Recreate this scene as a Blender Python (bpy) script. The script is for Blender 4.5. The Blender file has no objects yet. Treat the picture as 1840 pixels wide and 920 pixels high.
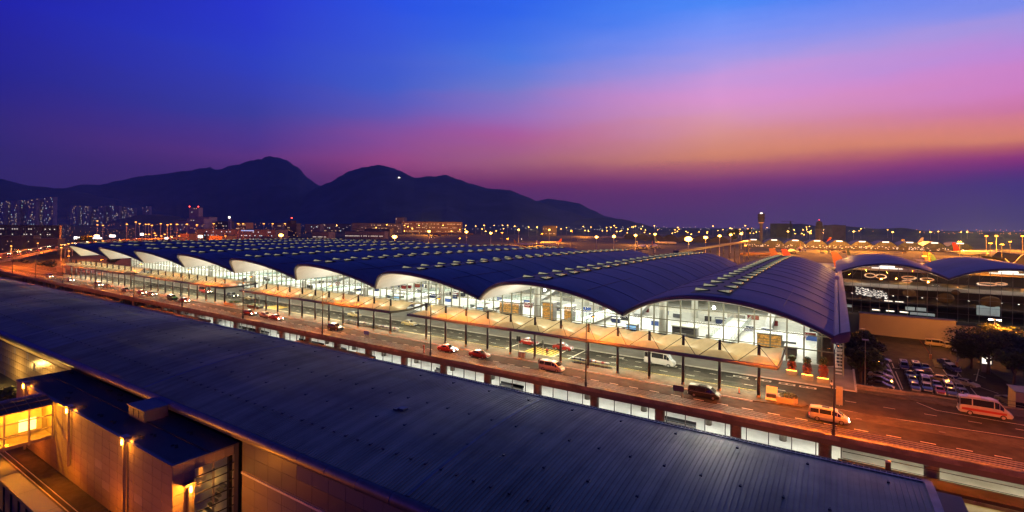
import bpy, bmesh, math, random
from mathutils import Vector, Matrix, noise
R = random.Random(7)
S = bpy.context.scene
C = S.collection
PI = math.pi

# ------------------------------------------------------------------ camera
H = 28.0                                   # camera height over the departures road
YAW, ROLL = math.radians(32.63), math.radians(0.61)
FPX = 909.0                                # focal length in pixels of the 1840 px wide photo
cd = bpy.data.cameras.new('camera')
cam = bpy.data.objects.new('camera', cd); C.objects.link(cam)
cam.matrix_world = Matrix.Translation((0, 0, H)) @ Matrix.Rotation(YAW, 4, 'Z') @ Matrix.Rotation(PI/2, 4, 'X') @ Matrix.Rotation(ROLL, 4, 'Z')
cd.sensor_width = 36; cd.lens = 36*FPX/1840; cd.shift_y = -57/1840
cd.clip_start = 0.5; cd.clip_end = 60000
S.camera = cam
S.render.resolution_x, S.render.resolution_y = 1024, 512

# ------------------------------------------------------------------ exposure, sampling
S.view_settings.view_transform = 'Standard'; S.view_settings.look = 'None'
S.view_settings.exposure = 0.0; S.view_settings.gamma = 1.0
S.render.engine = 'CYCLES'
S.cycles.use_denoising = True
try: S.cycles.denoiser = 'OPENIMAGEDENOISE'
except Exception: pass
S.cycles.max_bounces = 5; S.cycles.diffuse_bounces = 3; S.cycles.glossy_bounces = 3
S.cycles.transmission_bounces = 4; S.cycles.transparent_max_bounces = 12; S.cycles.volume_bounces = 0
S.cycles.sample_clamp_indirect = 4.0; S.cycles.caustics_reflective = False; S.cycles.caustics_refractive = False

def lin(c):
    return tuple((x/255/12.92 if x/255 <= 0.04045 else ((x/255+0.055)/1.055)**2.4) for x in c)

# ------------------------------------------------------------------ dusk sky
W = bpy.data.worlds.new('World'); S.world = W; W.use_nodes = True
nt = W.node_tree; nt.nodes.clear()
def nd(t, tree=None, **k):
    n = (tree or nt).nodes.new(t)
    for a, b in k.items(): setattr(n, a, b)
    return n
def mth(op, a, b=None, c=None):
    n = nd('ShaderNodeMath', operation=op)
    for i, v in enumerate((a, b, c)):
        if v is None: continue
        if isinstance(v, (int, float)): n.inputs[i].default_value = v
        else: nt.links.new(v, n.inputs[i])
    return n.outputs[0]
tc = nd('ShaderNodeTexCoord'); nrm = nd('ShaderNodeVectorMath', operation='NORMALIZE')
nt.links.new(tc.outputs['Generated'], nrm.inputs[0])
sx = nd('ShaderNodeSeparateXYZ'); nt.links.new(nrm.outputs[0], sx.inputs[0])
# azimuth against the middle of the view: the afterglow lies to the right, the left is already night
def dotv(vx, vy): return mth('ADD', mth('MULTIPLY', sx.outputs[0], vx), mth('MULTIPLY', sx.outputs[1], vy))
azm = mth('MULTIPLY', mth('ARCTAN2', dotv(math.cos(YAW), math.sin(YAW)), dotv(-math.sin(YAW), math.cos(YAW))), 180/PI)
el = mth('MULTIPLY', mth('ARCSINE', sx.outputs[2]), 180/PI/90)
# thin uneven cloud bands: the elevation is bent a little by stretched noise
mp = nd('ShaderNodeMapping'); mp.inputs['Scale'].default_value = (2.2, 2.2, 14.0); mp.inputs['Rotation'].default_value = (0.0, 0.16, 0)
nt.links.new(nrm.outputs[0], mp.inputs[0])
nz = nd('ShaderNodeTexNoise'); nz.inputs['Scale'].default_value = 1.3; nz.inputs['Detail'].default_value = 5
nt.links.new(mp.outputs[0], nz.inputs['Vector'])
elw = mth('ADD', el, mth('MULTIPLY', mth('SUBTRACT', nz.outputs[0], 0.5), mth('MULTIPLY', mth('MINIMUM', el, 0.16), 0.34)))
def ramp(fac, stops, gain=1.15):
    n = nd('ShaderNodeValToRGB'); cr = n.color_ramp; cr.interpolation = 'LINEAR'
    while len(cr.elements) > 1: cr.elements.remove(cr.elements[-1])
    cr.elements[0].position = stops[0][0]/90; cr.elements[0].color = (*[v*gain for v in lin(stops[0][1])], 1)
    for p, c in stops[1:]:
        g_ = gain if p < 30 else 1.0
        e = cr.elements.new(p/90); e.color = (*[v*g_ for v in lin(c)], 1)
    nt.links.new(fac, n.inputs[0]); return n.outputs[0]
HI = [(32,(36,70,160)),(45,(26,40,96)),(90,(15,18,42))]
S2 = [(0,(72,62,118)),(1.4,(75,63,122)),(3.7,(78,54,132)),(4.6,(118,46,132)),(5.5,(160,52,126)),(6.4,(204,100,104)),(7.2,(238,144,104)),(8.1,(234,138,120)),(9.9,(216,124,168)),(11.6,(214,130,194)),(14.2,(190,135,210)),(15.9,(160,144,216)),(18,(118,136,226)),(23,(70,110,226))]+HI
S1 = [(0,(88,58,112)),(1.2,(94,58,112)),(3.6,(116,54,114)),(4.8,(150,66,118)),(6.1,(200,108,108)),(7.2,(232,146,104)),(9.1,(228,152,136)),(11.1,(222,154,180)),(13,(220,150,204)),(14.7,(202,150,212)),(16.8,(164,150,222)),(19.5,(118,142,234)),(22.5,(72,130,234))]+HI
SB = [(0,(84,50,110)),(3.3,(122,54,108)),(4.6,(146,60,106)),(5.8,(166,84,116)),(7.4,(184,108,130)),(9.6,(182,96,160)),(12,(158,114,190)),(15,(114,124,206)),(18.4,(74,118,222)),(24,(40,94,226))]+HI
SL2 = [(0,(75,48,110)),(4.9,(150,64,116)),(6.8,(178,82,142)),(9.2,(148,86,166)),(11.5,(106,92,188)),(15,(70,96,206)),(23.2,(40,80,224))]+HI
SL1 = [(0,(60,42,104)),(3.8,(94,54,118)),(6.6,(112,60,140)),(8.3,(92,60,152)),(11,(64,66,168)),(16.3,(45,65,200)),(21.4,(38,52,208))]+HI
SC = [(0,(50,38,100)),(3.7,(60,45,112)),(6.3,(50,42,126)),(10.6,(35,32,146)),(17,(28,25,170)),(32,(22,30,104)),(90,(13,16,40))]
def mixc(f, x, y):
    n = nd('ShaderNodeMix', data_type='RGBA'); nt.links.new(f, n.inputs[0]); nt.links.new(x, n.inputs[6]); nt.links.new(y, n.inputs[7]); return n.outputs[2]
def mrange(v, lo, hi, it='SMOOTHSTEP'):
    n = nd('ShaderNodeMapRange'); n.clamp = True; n.interpolation_type = it
    nt.links.new(v, n.inputs[0]); n.inputs[1].default_value = lo; n.inputs[2].default_value = hi; return n.outputs[0]
rc = ramp(elw, SC)
sky = mixc(mrange(azm, -48, -27, 'LINEAR'), rc, ramp(elw, SL1))
sky = mixc(mrange(azm, -27, -13.6, 'LINEAR'), sky, ramp(elw, SL2, 1.2))
sky = mixc(mrange(azm, -13.6, 0, 'LINEAR'), sky, ramp(elw, SB, 1.28))
sky = mixc(mrange(azm, 0, 22, 'LINEAR'), sky, ramp(elw, S1, 1.36))
sky = mixc(mrange(azm, 22, 45, 'LINEAR'), sky, ramp(elw, S2, 1.36))
sky = mixc(mrange(azm, 55, 125), sky, rc)
bg = nd('ShaderNodeBackground'); bg.inputs[1].default_value = 1.0
nt.links.new(sky, bg.inputs[0]); out = nd('ShaderNodeOutputWorld'); nt.links.new(bg.outputs[0], out.inputs[0])

# ------------------------------------------------------------------ helpers: pixels of the photo -> points of the place
FW = Vector((-math.sin(YAW), math.cos(YAW))); RT = Vector((math.cos(YAW), math.sin(YAW)))
def uv(x, y):
    u, v = x-920, y-403
    return u*math.cos(ROLL)+v*math.sin(ROLL), -u*math.sin(ROLL)+v*math.cos(ROLL)
def at_h(x, y, h):                          # where the line of sight meets a level h below the camera
    u, v = uv(x, y); D = FPX*h/max(v, 1.0); p = FW*D+RT*(u/FPX*D); return p.x, p.y
def at_D(x, y, D):                          # at a known distance ahead: ground position and height z
    u, v = uv(x, y); p = FW*D+RT*(u/FPX*D); return p.x, p.y, H-v/FPX*D

# ------------------------------------------------------------------ helpers: meshes and objects
def at_Y(x, y, Yp):                         # where the line of sight meets an upright plane Y = Yp
    u, v = uv(x, y); d = FW+RT*(u/FPX); D = Yp/d.y; return d.x*D, Yp, H-v/FPX*D

class MB:
    def __init__(s): s.v = []; s.f = []
    def add(s, vs, fs):
        n = len(s.v); s.v += [tuple(p) for p in vs]; s.f += [tuple(i+n for i in f) for f in fs]; return s
    def box(s, x0, x1, y0, y1, z0, z1):
        return s.add([(x0,y0,z0),(x1,y0,z0),(x1,y1,z0),(x0,y1,z0),(x0,y0,z1),(x1,y0,z1),(x1,y1,z1),(x0,y1,z1)],
                     [(0,3,2,1),(4,5,6,7),(0,1,5,4),(1,2,6,5),(2,3,7,6),(3,0,4,7)])
    def cbox(s, c, d, rz=0.0):
        cx, cy, cz = c; a, b, e = d[0]/2, d[1]/2, d[2]/2; ct, st = math.cos(rz), math.sin(rz)
        P = [(-a,-b),(a,-b),(a,b),(-a,b)]
        vs = [(cx+x*ct-y*st, cy+x*st+y*ct, cz+z) for z in (-e, e) for x, y in P]
        return s.add(vs, [(0,3,2,1),(4,5,6,7),(0,1,5,4),(1,2,6,5),(2,3,7,6),(3,0,4,7)])
    def poly(s, pts): return s.add(pts, [tuple(range(len(pts)))])
    def prism(s, pts, ax, t0, t1):          # polygon in the two axes other than ax, swept along ax
        def P(a, b, t): return (t,a,b) if ax == 'x' else (a,t,b) if ax == 'y' else (a,b,t)
        n = len(pts); vs = [P(a,b,t0) for a,b in pts]+[P(a,b,t1) for a,b in pts]
        return s.add(vs, [tuple(range(n))[::-1], tuple(range(n,2*n))]+[(i,(i+1)%n,n+(i+1)%n,n+i) for i in range(n)])
    def cyl(s, p0, p1, r0, r1=None, n=8, caps=True):
        r1 = r0 if r1 is None else r1; p0, p1 = Vector(p0), Vector(p1); d = (p1-p0)
        d = d.normalized() if d.length > 1e-9 else Vector((0,0,1))
        a = d.orthogonal().normalized(); b = d.cross(a)
        vs = [p+ (a*math.cos(2*PI*i/n)+b*math.sin(2*PI*i/n))*r for p, r in ((p0,r0),(p1,r1)) for i in range(n)]
        fs = [(i,(i+1)%n,n+(i+1)%n,n+i) for i in range(n)]
        if caps: fs += [tuple(range(n))[::-1], tuple(range(n,2*n))]
        return s.add(vs, fs)
    def bar(s, p0, p1, w): return s.cyl(p0, p1, w*0.7, n=4)
    def sphere(s, c, r, nu=8, nv=5):
        r = (r,r,r) if isinstance(r,(int,float)) else r
        vs = [(c[0]+r[0]*math.sin(PI*j/nv)*math.cos(2*PI*i/nu), c[1]+r[1]*math.sin(PI*j/nv)*math.sin(2*PI*i/nu), c[2]+r[2]*math.cos(PI*j/nv)) for j in range(nv+1) for i in range(nu)]
        return s.add(vs, [(j*nu+i, (j+1)*nu+i, (j+1)*nu+(i+1)%nu, j*nu+(i+1)%nu) for j in range(nv) for i in range(nu)])
    def grid(s, rows):                      # rows of points -> quads
        n = len(rows[0]); vs = [p for r in rows for p in r]
        return s.add(vs, [(j*n+i, j*n+i+1, (j+1)*n+i+1, (j+1)*n+i) for j in range(len(rows)-1) for i in range(n-1)])
    def build(s, name, mat, parent=None, smooth=False, kind=None, label=None):
        o = parent; off = Vector((0,0,0))
        while o is not None: off += o.location; o = o.parent
        me = bpy.data.meshes.new(name)
        me.from_pydata([(x-off.x, y-off.y, z-off.z) for x, y, z in s.v], [], s.f); me.update()
        if mat: me.materials.append(mat)
        if smooth: me.polygons.foreach_set('use_smooth', [True]*len(me.polygons))
        ob = bpy.data.objects.new(name, me); C.objects.link(ob)
        if parent is not None: ob.parent = parent
        if kind: ob['kind'] = kind
        if label: ob['label'] = label
        return ob
def inst(src, name, parent, loc, rz=0.0, mat=None):          # another piece that shares the mesh of src; loc in world space
    o = bpy.data.objects.new(name, src.data); C.objects.link(o); o.parent = parent
    off = Vector((0,0,0)); q = parent
    while q is not None: off += q.location; q = q.parent
    o.location = Vector(loc)-off; o.rotation_euler.z = rz
    if mat:
        o.material_slots[0].link = 'OBJECT'; o.material_slots[0].material = mat
    return o
def tag(o, label, cat, group=None, kind=None):
    o['label'] = label; o['category'] = cat
    if group: o['group'] = group
    if kind: o['kind'] = kind
    return o
def root(name, loc, label, cat, group=None, kind=None):
    o = bpy.data.objects.new(name, None); C.objects.link(o); o.location = loc; o.empty_display_size = 0.5
    return tag(o, label, cat, group, kind)
def struct(name, kind='structure', loc=(0,0,0)):
    o = bpy.data.objects.new(name, None); C.objects.link(o); o.location = loc; o['kind'] = kind; return o
def dup(src, loc, rz=0.0, label=None, group=None, paint=None, scale=None):
    r = src.copy(); C.objects.link(r); r.location = loc; r.rotation_euler.z = rz
    if scale: r.scale = (scale,)*3
    if label: r['label'] = label
    if group: r['group'] = group
    for ch in list(src.children):
        c = ch.copy(); C.objects.link(c); c.parent = r
        if paint and ch.get('paint'):
            c.material_slots[0].link = 'OBJECT'; c.material_slots[0].material = paint
        for g in list(ch.children):
            d = g.copy(); C.objects.link(d); d.parent = c
    return r

# ------------------------------------------------------------------ materials
def mat(name, col, rough=0.6, metal=0.0, var=0.15, scale=1.0, detail=4, bump=0.0, bscale=8.0, spec=0.5, stretch=None, srgb=False, coat=0.0, dirt=None, dscale=0.15):
    m = bpy.data.materials.new(name); m.use_nodes = True; t = m.node_tree; b = t.nodes['Principled BSDF']
    if srgb: col = lin(col)
    b.inputs['Roughness'].default_value = rough; b.inputs['Metallic'].default_value = metal; b.inputs['Specular IOR Level'].default_value = spec
    b.inputs['Coat Weight'].default_value = coat
    tcn = t.nodes.new('ShaderNodeTexCoord'); vec = tcn.outputs['Object']
    if stretch:
        mpn = t.nodes.new('ShaderNodeMapping'); mpn.inputs['Scale'].default_value = stretch; t.links.new(vec, mpn.inputs[0]); vec = mpn.outputs[0]
    n = t.nodes.new('ShaderNodeTexNoise'); n.inputs['Scale'].default_value = scale; n.inputs['Detail'].default_value = detail
    t.links.new(vec, n.inputs['Vector'])
    r = t.nodes.new('ShaderNodeValToRGB'); r.color_ramp.elements[0].position = 0.3; r.color_ramp.elements[1].position = 0.7
    r.color_ramp.elements[0].color = (*[c*(1-var) for c in col], 1); r.color_ramp.elements[1].color = (*[min(1, c*(1+var)) for c in col], 1)
    t.links.new(n.outputs[0], r.inputs[0]); last = r.outputs[0]
    if dirt:
        n2 = t.nodes.new('ShaderNodeTexNoise'); n2.inputs['Scale'].default_value = dscale; n2.inputs['Detail'].default_value = 6; n2.inputs['Roughness'].default_value = 0.65
        t.links.new(tcn.outputs['Object'], n2.inputs['Vector'])
        r2 = t.nodes.new('ShaderNodeValToRGB'); r2.color_ramp.elements[0].position = 0.42; r2.color_ramp.elements[1].position = 0.62
        r2.color_ramp.elements[0].color = (1,1,1,1); r2.color_ramp.elements[1].color = (*dirt, 1)
        t.links.new(n2.outputs[0], r2.inputs[0])
        mx = t.nodes.new('ShaderNodeMix'); mx.data_type = 'RGBA'; mx.blend_type = 'MULTIPLY'; mx.inputs[0].default_value = 1
        t.links.new(last, mx.inputs[6]); t.links.new(r2.outputs[0], mx.inputs[7]); last = mx.outputs[2]
    t.links.new(last, b.inputs['Base Color'])
    if bump:
        n3 = t.nodes.new('ShaderNodeTexNoise'); n3.inputs['Scale'].default_value = bscale; n3.inputs['Detail'].default_value = 3; t.links.new(vec, n3.inputs['Vector'])
        bp = t.nodes.new('ShaderNodeBump'); bp.inputs['Strength'].default_value = bump; t.links.new(n3.outputs[0], bp.inputs['Height']); t.links.new(bp.outputs[0], b.inputs['Normal'])
    m.diffuse_color = (*col, 1); return m
def emit(name, col, st, base=(0.8,0.8,0.8), var=0.0, scale=1.0):
    m = bpy.data.materials.new(name); m.use_nodes = True; t = m.node_tree; b = t.nodes['Principled BSDF']
    b.inputs['Base Color'].default_value = (*base, 1); b.inputs['Roughness'].default_value = 0.5
    b.inputs['Emission Color'].default_value = (*col, 1); b.inputs['Emission Strength'].default_value = st
    if var:
        tcn = t.nodes.new('ShaderNodeTexCoord'); n = t.nodes.new('ShaderNodeTexNoise'); n.inputs['Scale'].default_value = scale
        t.links.new(tcn.outputs['Object'], n.inputs['Vector'])
        r = t.nodes.new('ShaderNodeMapRange'); r.inputs[1].default_value = 0.3; r.inputs[2].default_value = 0.7; r.inputs[3].default_value = st*(1-var); r.inputs[4].default_value = st*(1+var)
        t.links.new(n.outputs[0], r.inputs[0]); t.links.new(r.outputs[0], b.inputs['Emission Strength'])
    return m
def glass(name, tint=(0.9,0.95,0.93), ior=1.5, refl=1.0):
    m = bpy.data.materials.new(name); m.use_nodes = True; t = m.node_tree; t.nodes.clear()
    o = t.nodes.new('ShaderNodeOutputMaterial'); mx = t.nodes.new('ShaderNodeMixShader'); tr = t.nodes.new('ShaderNodeBsdfTransparent'); gl = t.nodes.new('ShaderNodeBsdfGlossy'); fr = t.nodes.new('ShaderNodeFresnel')
    fr.inputs[0].default_value = ior; tr.inputs[0].default_value = (*tint, 1); gl.inputs['Roughness'].default_value = 0.02; gl.inputs[0].default_value = (refl,refl,refl,1)
    t.links.new(fr.outputs[0], mx.inputs[0]); t.links.new(tr.outputs[0], mx.inputs[1]); t.links.new(gl.outputs[0], mx.inputs[2]); t.links.new(mx.outputs[0], o.inputs[0]); return m
def membrane(name, col, trans=0.5):
    m = bpy.data.materials.new(name); m.use_nodes = True; t = m.node_tree; t.nodes.clear()
    o = t.nodes.new('ShaderNodeOutputMaterial'); mx = t.nodes.new('ShaderNodeMixShader'); a = t.nodes.new('ShaderNodeBsdfDiffuse'); b = t.nodes.new('ShaderNodeBsdfTranslucent'); gg = t.nodes.new('ShaderNodeBsdfGlossy'); m2 = t.nodes.new('ShaderNodeMixShader')
    tcn = t.nodes.new('ShaderNodeTexCoord'); n = t.nodes.new('ShaderNodeTexNoise'); n.inputs['Scale'].default_value = 0.9; n.inputs['Detail'].default_value = 5; t.links.new(tcn.outputs['Object'], n.inputs['Vector'])
    r = t.nodes.new('ShaderNodeValToRGB'); r.color_ramp.elements[0].position = .3; r.color_ramp.elements[1].position = .7
    r.color_ramp.elements[0].color = (*[c*0.82 for c in col],1); r.color_ramp.elements[1].color = (*col,1); t.links.new(n.outputs[0], r.inputs[0])
    t.links.new(r.outputs[0], a.inputs[0]); t.links.new(r.outputs[0], b.inputs[0]); gg.inputs['Roughness'].default_value = .45; m2.inputs[0].default_value = 0.06
    mx.inputs[0].default_value = trans; t.links.new(a.outputs[0], mx.inputs[1]); t.links.new(b.outputs[0], mx.inputs[2])
    t.links.new(mx.outputs[0], m2.inputs[1]); t.links.new(gg.outputs[0], m2.inputs[2]); t.links.new(m2.outputs[0], o.inputs[0]); return m

SOD = (1.0, 0.165, 0.003)
SOD2 = (1.0, 0.27, 0.015)
WARM = (1.0, 0.84, 0.58)
WHT = (1.0, 0.97, 0.82)
M = {}
M['asphalt'] = mat('asphalt', (0.036,0.034,0.03), 0.85, var=0.35, spec=0.1, scale=0.6, bump=0.15, bscale=20, dirt=(0.6,0.6,0.6), dscale=0.12)
M['apron'] = mat('apron_concrete', (0.055,0.052,0.05), 0.8, var=0.25, scale=0.02, dirt=(0.5,0.5,0.5), dscale=0.008)
M['earth'] = mat('earth', (0.05,0.052,0.045), 0.95, var=0.4, scale=0.01, dirt=(0.4,0.42,0.4), dscale=0.003)
M['paving'] = mat('paving', (0.17,0.165,0.15), 0.8, spec=0.2, var=0.12, scale=1.2, bump=0.1, dirt=(0.75,0.73,0.7), dscale=0.3)
M['median'] = mat('median_paving', (0.07,0.062,0.05), 0.85, spec=0.12, var=0.2, scale=1.5, dirt=(0.6,0.58,0.55), dscale=0.35)
M['kerb'] = mat('kerb_stone', (0.3,0.29,0.27), 0.8, var=0.15, scale=2)
M['paint'] = mat('white_road_paint', (0.42,0.41,0.37), 0.7, var=0.25, scale=3)
M['ypaint'] = mat('yellow_road_paint', (0.36,0.24,0.03), 0.7, var=0.25, scale=3)
M['concrete'] = mat('concrete', (0.20,0.185,0.165), 0.85, var=0.18, scale=0.7, bump=0.15, dirt=(0.6,0.57,0.53), dscale=0.4, stretch=(1,1,0.35))
M['steel_dark'] = mat('dark_steel', (0.055,0.055,0.06), 0.45, 0.4, var=0.2, scale=2)
M['steel'] = mat('grey_steel', (0.30,0.30,0.31), 0.4, 0.7, var=0.12, scale=2)
M['steel_lt'] = mat('pale_steel', (0.55,0.55,0.53), 0.45, 0.2, var=0.1, scale=2)
M['lamp_grey'] = mat('lamp_post_paint', (0.045,0.045,0.05), 0.5, 0.3, var=0.2, scale=1)
M['roof_navy'] = mat('blue_grey_roof_sheet', (0.085,0.095,0.27), 0.55, 0.1, var=0.10, scale=0.25, bump=0.05, bscale=1.5, dirt=(0.66,0.66,0.70), dscale=0.06, stretch=(0.25,2.0,1))
M['roof_dark'] = mat('dark_roof_trim', (0.016,0.016,0.028), 0.5, 0.2, var=0.2, scale=0.6)
M['fascia'] = mat('dark_fascia', (0.065,0.07,0.14), 0.4, 0.3, var=0.15, scale=0.3)
M['soffit'] = mat('white_soffit', (0.78,0.75,0.66), 0.7, var=0.06, scale=0.3)
M['white_wall'] = mat('white_plaster', (0.74,0.73,0.68), 0.7, var=0.08, scale=0.4)
M['white_floor'] = mat('pale_polished_floor', (0.62,0.61,0.57), 0.25, var=0.10, scale=0.6)
M['mullion'] = mat('pale_mullion', (0.27,0.28,0.2), 0.5, 0.2, var=0.1, scale=2)
M['mull_dark'] = mat('dark_mullion', (0.14,0.14,0.14), 0.5, 0.4, var=0.15, scale=2)
M['glass'] = glass('clear_glass')
M['glass_green'] = glass('greenish_glass', (0.62,0.82,0.76))
M['glass_dark'] = glass('dark_tinted_glass', (0.55,0.52,0.48), 1.6)
M['car_glass'] = mat('car_glass', (0.012,0.013,0.016), 0.08, 0.0, var=0.2, scale=1, spec=0.8)
M['tyre'] = mat('tyre_rubber', (0.02,0.02,0.02), 0.85, var=0.2, scale=6)
M['rim'] = mat('wheel_rim', (0.35,0.35,0.36), 0.35, 0.8, var=0.1, scale=4)
M['gutter'] = mat('gutter_metal', (0.22,0.215,0.23), 0.42, 0.6, var=0.15, scale=0.7, dirt=(0.75,0.72,0.72), dscale=0.5)
M['near_roof'] = mat('ribbed_metal_roof', (0.44,0.39,0.26), 0.5, 0.55, var=0.24, scale=0.35, stretch=(3,0.15,1), dirt=(0.62,0.62,0.64), dscale=0.07)
M['low_roof'] = mat('low_metal_roof', (0.10,0.105,0.13), 0.5, 0.4, var=0.15, scale=0.5, dirt=(0.7,0.7,0.75), dscale=0.25)
M['clad'] = mat('cladding_panel', (0.22,0.20,0.165), 0.75, 0.0, spec=0.15, var=0.07, scale=0.5, dirt=(0.85,0.83,0.8), dscale=0.3)
M['clad_lt'] = mat('paler_cladding_panel', (0.26,0.24,0.20), 0.75, 0.0, spec=0.15, var=0.07, scale=0.5)
M['clad_blue'] = mat('blue_grey_panel', (0.09,0.09,0.11), 0.5, 0.2, var=0.1, scale=0.5)
M['orange_wall'] = mat('podium_panel', (0.22,0.20,0.16), 0.65, var=0.1, scale=0.4, dirt=(0.8,0.77,0.72), dscale=0.25)
M['foliage'] = mat('foliage', (0.055,0.085,0.03), 0.7, var=0.45, scale=0.8)
M['foliage_red'] = mat('red_foliage', (0.22,0.05,0.03), 0.7, var=0.4, scale=1.5)
M['foliage_dark'] = mat('dark_foliage', (0.035,0.05,0.022), 0.75, var=0.45, scale=0.5)
M['bark'] = mat('bark', (0.10,0.075,0.055), 0.9, var=0.3, scale=4)
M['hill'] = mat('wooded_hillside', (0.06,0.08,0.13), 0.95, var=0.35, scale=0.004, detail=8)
M['tower'] = mat('tower_block_wall', (0.40,0.34,0.38), 0.8, var=0.2, scale=0.05)
M['shed'] = mat('shed_wall', (0.22,0.2,0.19), 0.75, var=0.25, scale=0.05)
M['shed_dark'] = mat('dark_shed_wall', (0.09,0.085,0.1), 0.75, var=0.25, scale=0.05)
M['plane_white'] = mat('aircraft_white', (0.62,0.61,0.6), 0.35, var=0.05, scale=0.2)
M['plane_grey'] = mat('aircraft_grey', (0.33,0.34,0.36), 0.4, 0.1, var=0.08, scale=0.2)
M['plane_dark'] = mat('aircraft_dark', (0.05,0.05,0.06), 0.4, var=0.1, scale=0.2)
M['plane_red'] = mat('aircraft_red', (0.5,0.03,0.02), 0.4, var=0.1, scale=0.2)
M['plane_orange'] = mat('aircraft_orange', (0.45,0.10,0.03), 0.4, var=0.1, scale=0.2)
M['plane_green'] = mat('aircraft_green', (0.02,0.10,0.09), 0.4, var=0.1, scale=0.2)
M['gold_and_lit'] = mat('gold_and_lamplit', (0.5,0.28,0.10), 0.4, var=0.1, scale=0.2)  # gold paint, also used to put sodium light into body and wall colours
M['navy'] = mat('navy_paint', (0.02,0.03,0.10), 0.4, var=0.1, scale=1)
M['blue_board'] = mat('blue_sign_board', (0.05,0.10,0.35), 0.5, var=0.1, scale=1)
M['grey_board'] = mat('grey_board', (0.5,0.5,0.53), 0.5, var=0.08, scale=1)
M['red'] = mat('red_paint', (0.2,0.014,0.012), 0.4, var=0.1, scale=1)
M['skin'] = mat('skin', (0.45,0.28,0.2), 0.6, var=0.1, scale=5)
M['cloth_dark'] = mat('dark_cloth', (0.03,0.03,0.035), 0.9, var=0.2, scale=8)
M['cloth_pale'] = mat('pale_cloth', (0.5,0.45,0.42), 0.9, var=0.15, scale=8)
M['cloth_red'] = mat('red_cloth', (0.45,0.03,0.02), 0.9, var=0.15, scale=8)
M['chrome'] = mat('trolley_metal', (0.5,0.5,0.5), 0.3, 0.9, var=0.1, scale=5)
M['canopy'] = membrane('canopy_membrane', (0.62,0.58,0.46), 0.6)
M['tan'] = mat('tan_soffit', (0.45,0.38,0.24), 0.6, var=0.12, scale=0.6)
M['sod_lamp'] = emit('sodium_lamp', SOD2, 60)
M['sod_far'] = emit('sodium_flood', (1,0.45,0.06), 22)
M['sod_far2'] = emit('far_sodium_lamp', (1,0.38,0.04), 5)
M['white_far'] = emit('far_white_lamp', (1,0.86,0.68), 4)
M['red_far'] = emit('red_beacon', (1,0.05,0.03), 12)
M['lum'] = emit('white_luminaire', WHT, 26)
M['lum_under'] = emit('underdeck_luminaire', (1,0.95,0.84), 30)
M['head'] = emit('headlight', (1,0.85,0.6), 60)
M['tail'] = emit('tail_light', (1,0.04,0.02), 4)
M['lamp_off'] = mat('lamp_lens', (0.6,0.6,0.6), 0.15, 0.3, var=0.05)
M['tail_off'] = mat('tail_lens', (0.35,0.02,0.015), 0.2, var=0.05)
M['sky_glow'] = emit('lit_skylight_glazing', (1.0,0.93,0.58), 0.32, base=(0.1,0.1,0.08), var=0.3, scale=0.3)
M['win_warm'] = emit('lit_window_warm', (1,0.6,0.24), 1.0)
M['win_white'] = emit('lit_window_white', (1,0.88,0.7), 1.0)
M['win_cool'] = emit('lit_window_cool', (0.65,0.9,1.0), 1.2)
M['win_blue'] = emit('lit_blue_panel', (0.08,0.45,0.9), 1.0)
M['screen'] = emit('lit_white_billboard', (1,0.97,0.92), 4)
M['shop'] = emit('lit_shop_front', (1,0.42,0.06), 0.5, base=(.3,.2,.1), var=0.9, scale=2.2)
M['ring'] = emit('orange_ring_glow', (1,0.30,0.02), 0.8)
M['orange_room'] = emit('lit_orange_interior', (1,0.33,0.03), 0.8, var=0.5, scale=0.4)
def pointlight(name, loc, power, col, r=0.3, spot=None, rot=None, blend=0.6):
    l = bpy.data.lights.new(name, 'SPOT' if spot else 'POINT'); l.energy = power; l.color = col; l.shadow_soft_size = r
    if spot: l.spot_size = spot; l.spot_blend = blend
    o = bpy.data.objects.new(name, l); o.location = loc; C.objects.link(o)
    if rot: o.rotation_euler = rot
    return o
def arealight(name, loc, power, col, sx_, sy_, rot=(0,0,0)):
    l = bpy.data.lights.new(name, 'AREA'); l.shape = 'RECTANGLE'; l.size = sx_; l.size_y = sy_; l.energy = power; l.color = col
    o = bpy.data.objects.new(name, l); o.location = loc; o.rotation_euler = rot; C.objects.link(o); return o
# ------------------------------------------------------------------ ground and far terrain
GZ = -7.0
MB().grid([[(x, y, GZ-0.02) for x in (-11000,-4000,-1000,0,1000,4000,9000)] for y in (-1500,-500,0,1000,4000,9000,11500)]).build('ground', M['earth'], kind='structure')
MB().poly([(-900,262,GZ),(1400,262,GZ),(1400,2600,GZ),(-900,2600,GZ)]).build('apron', M['apron'], kind='structure')

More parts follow.
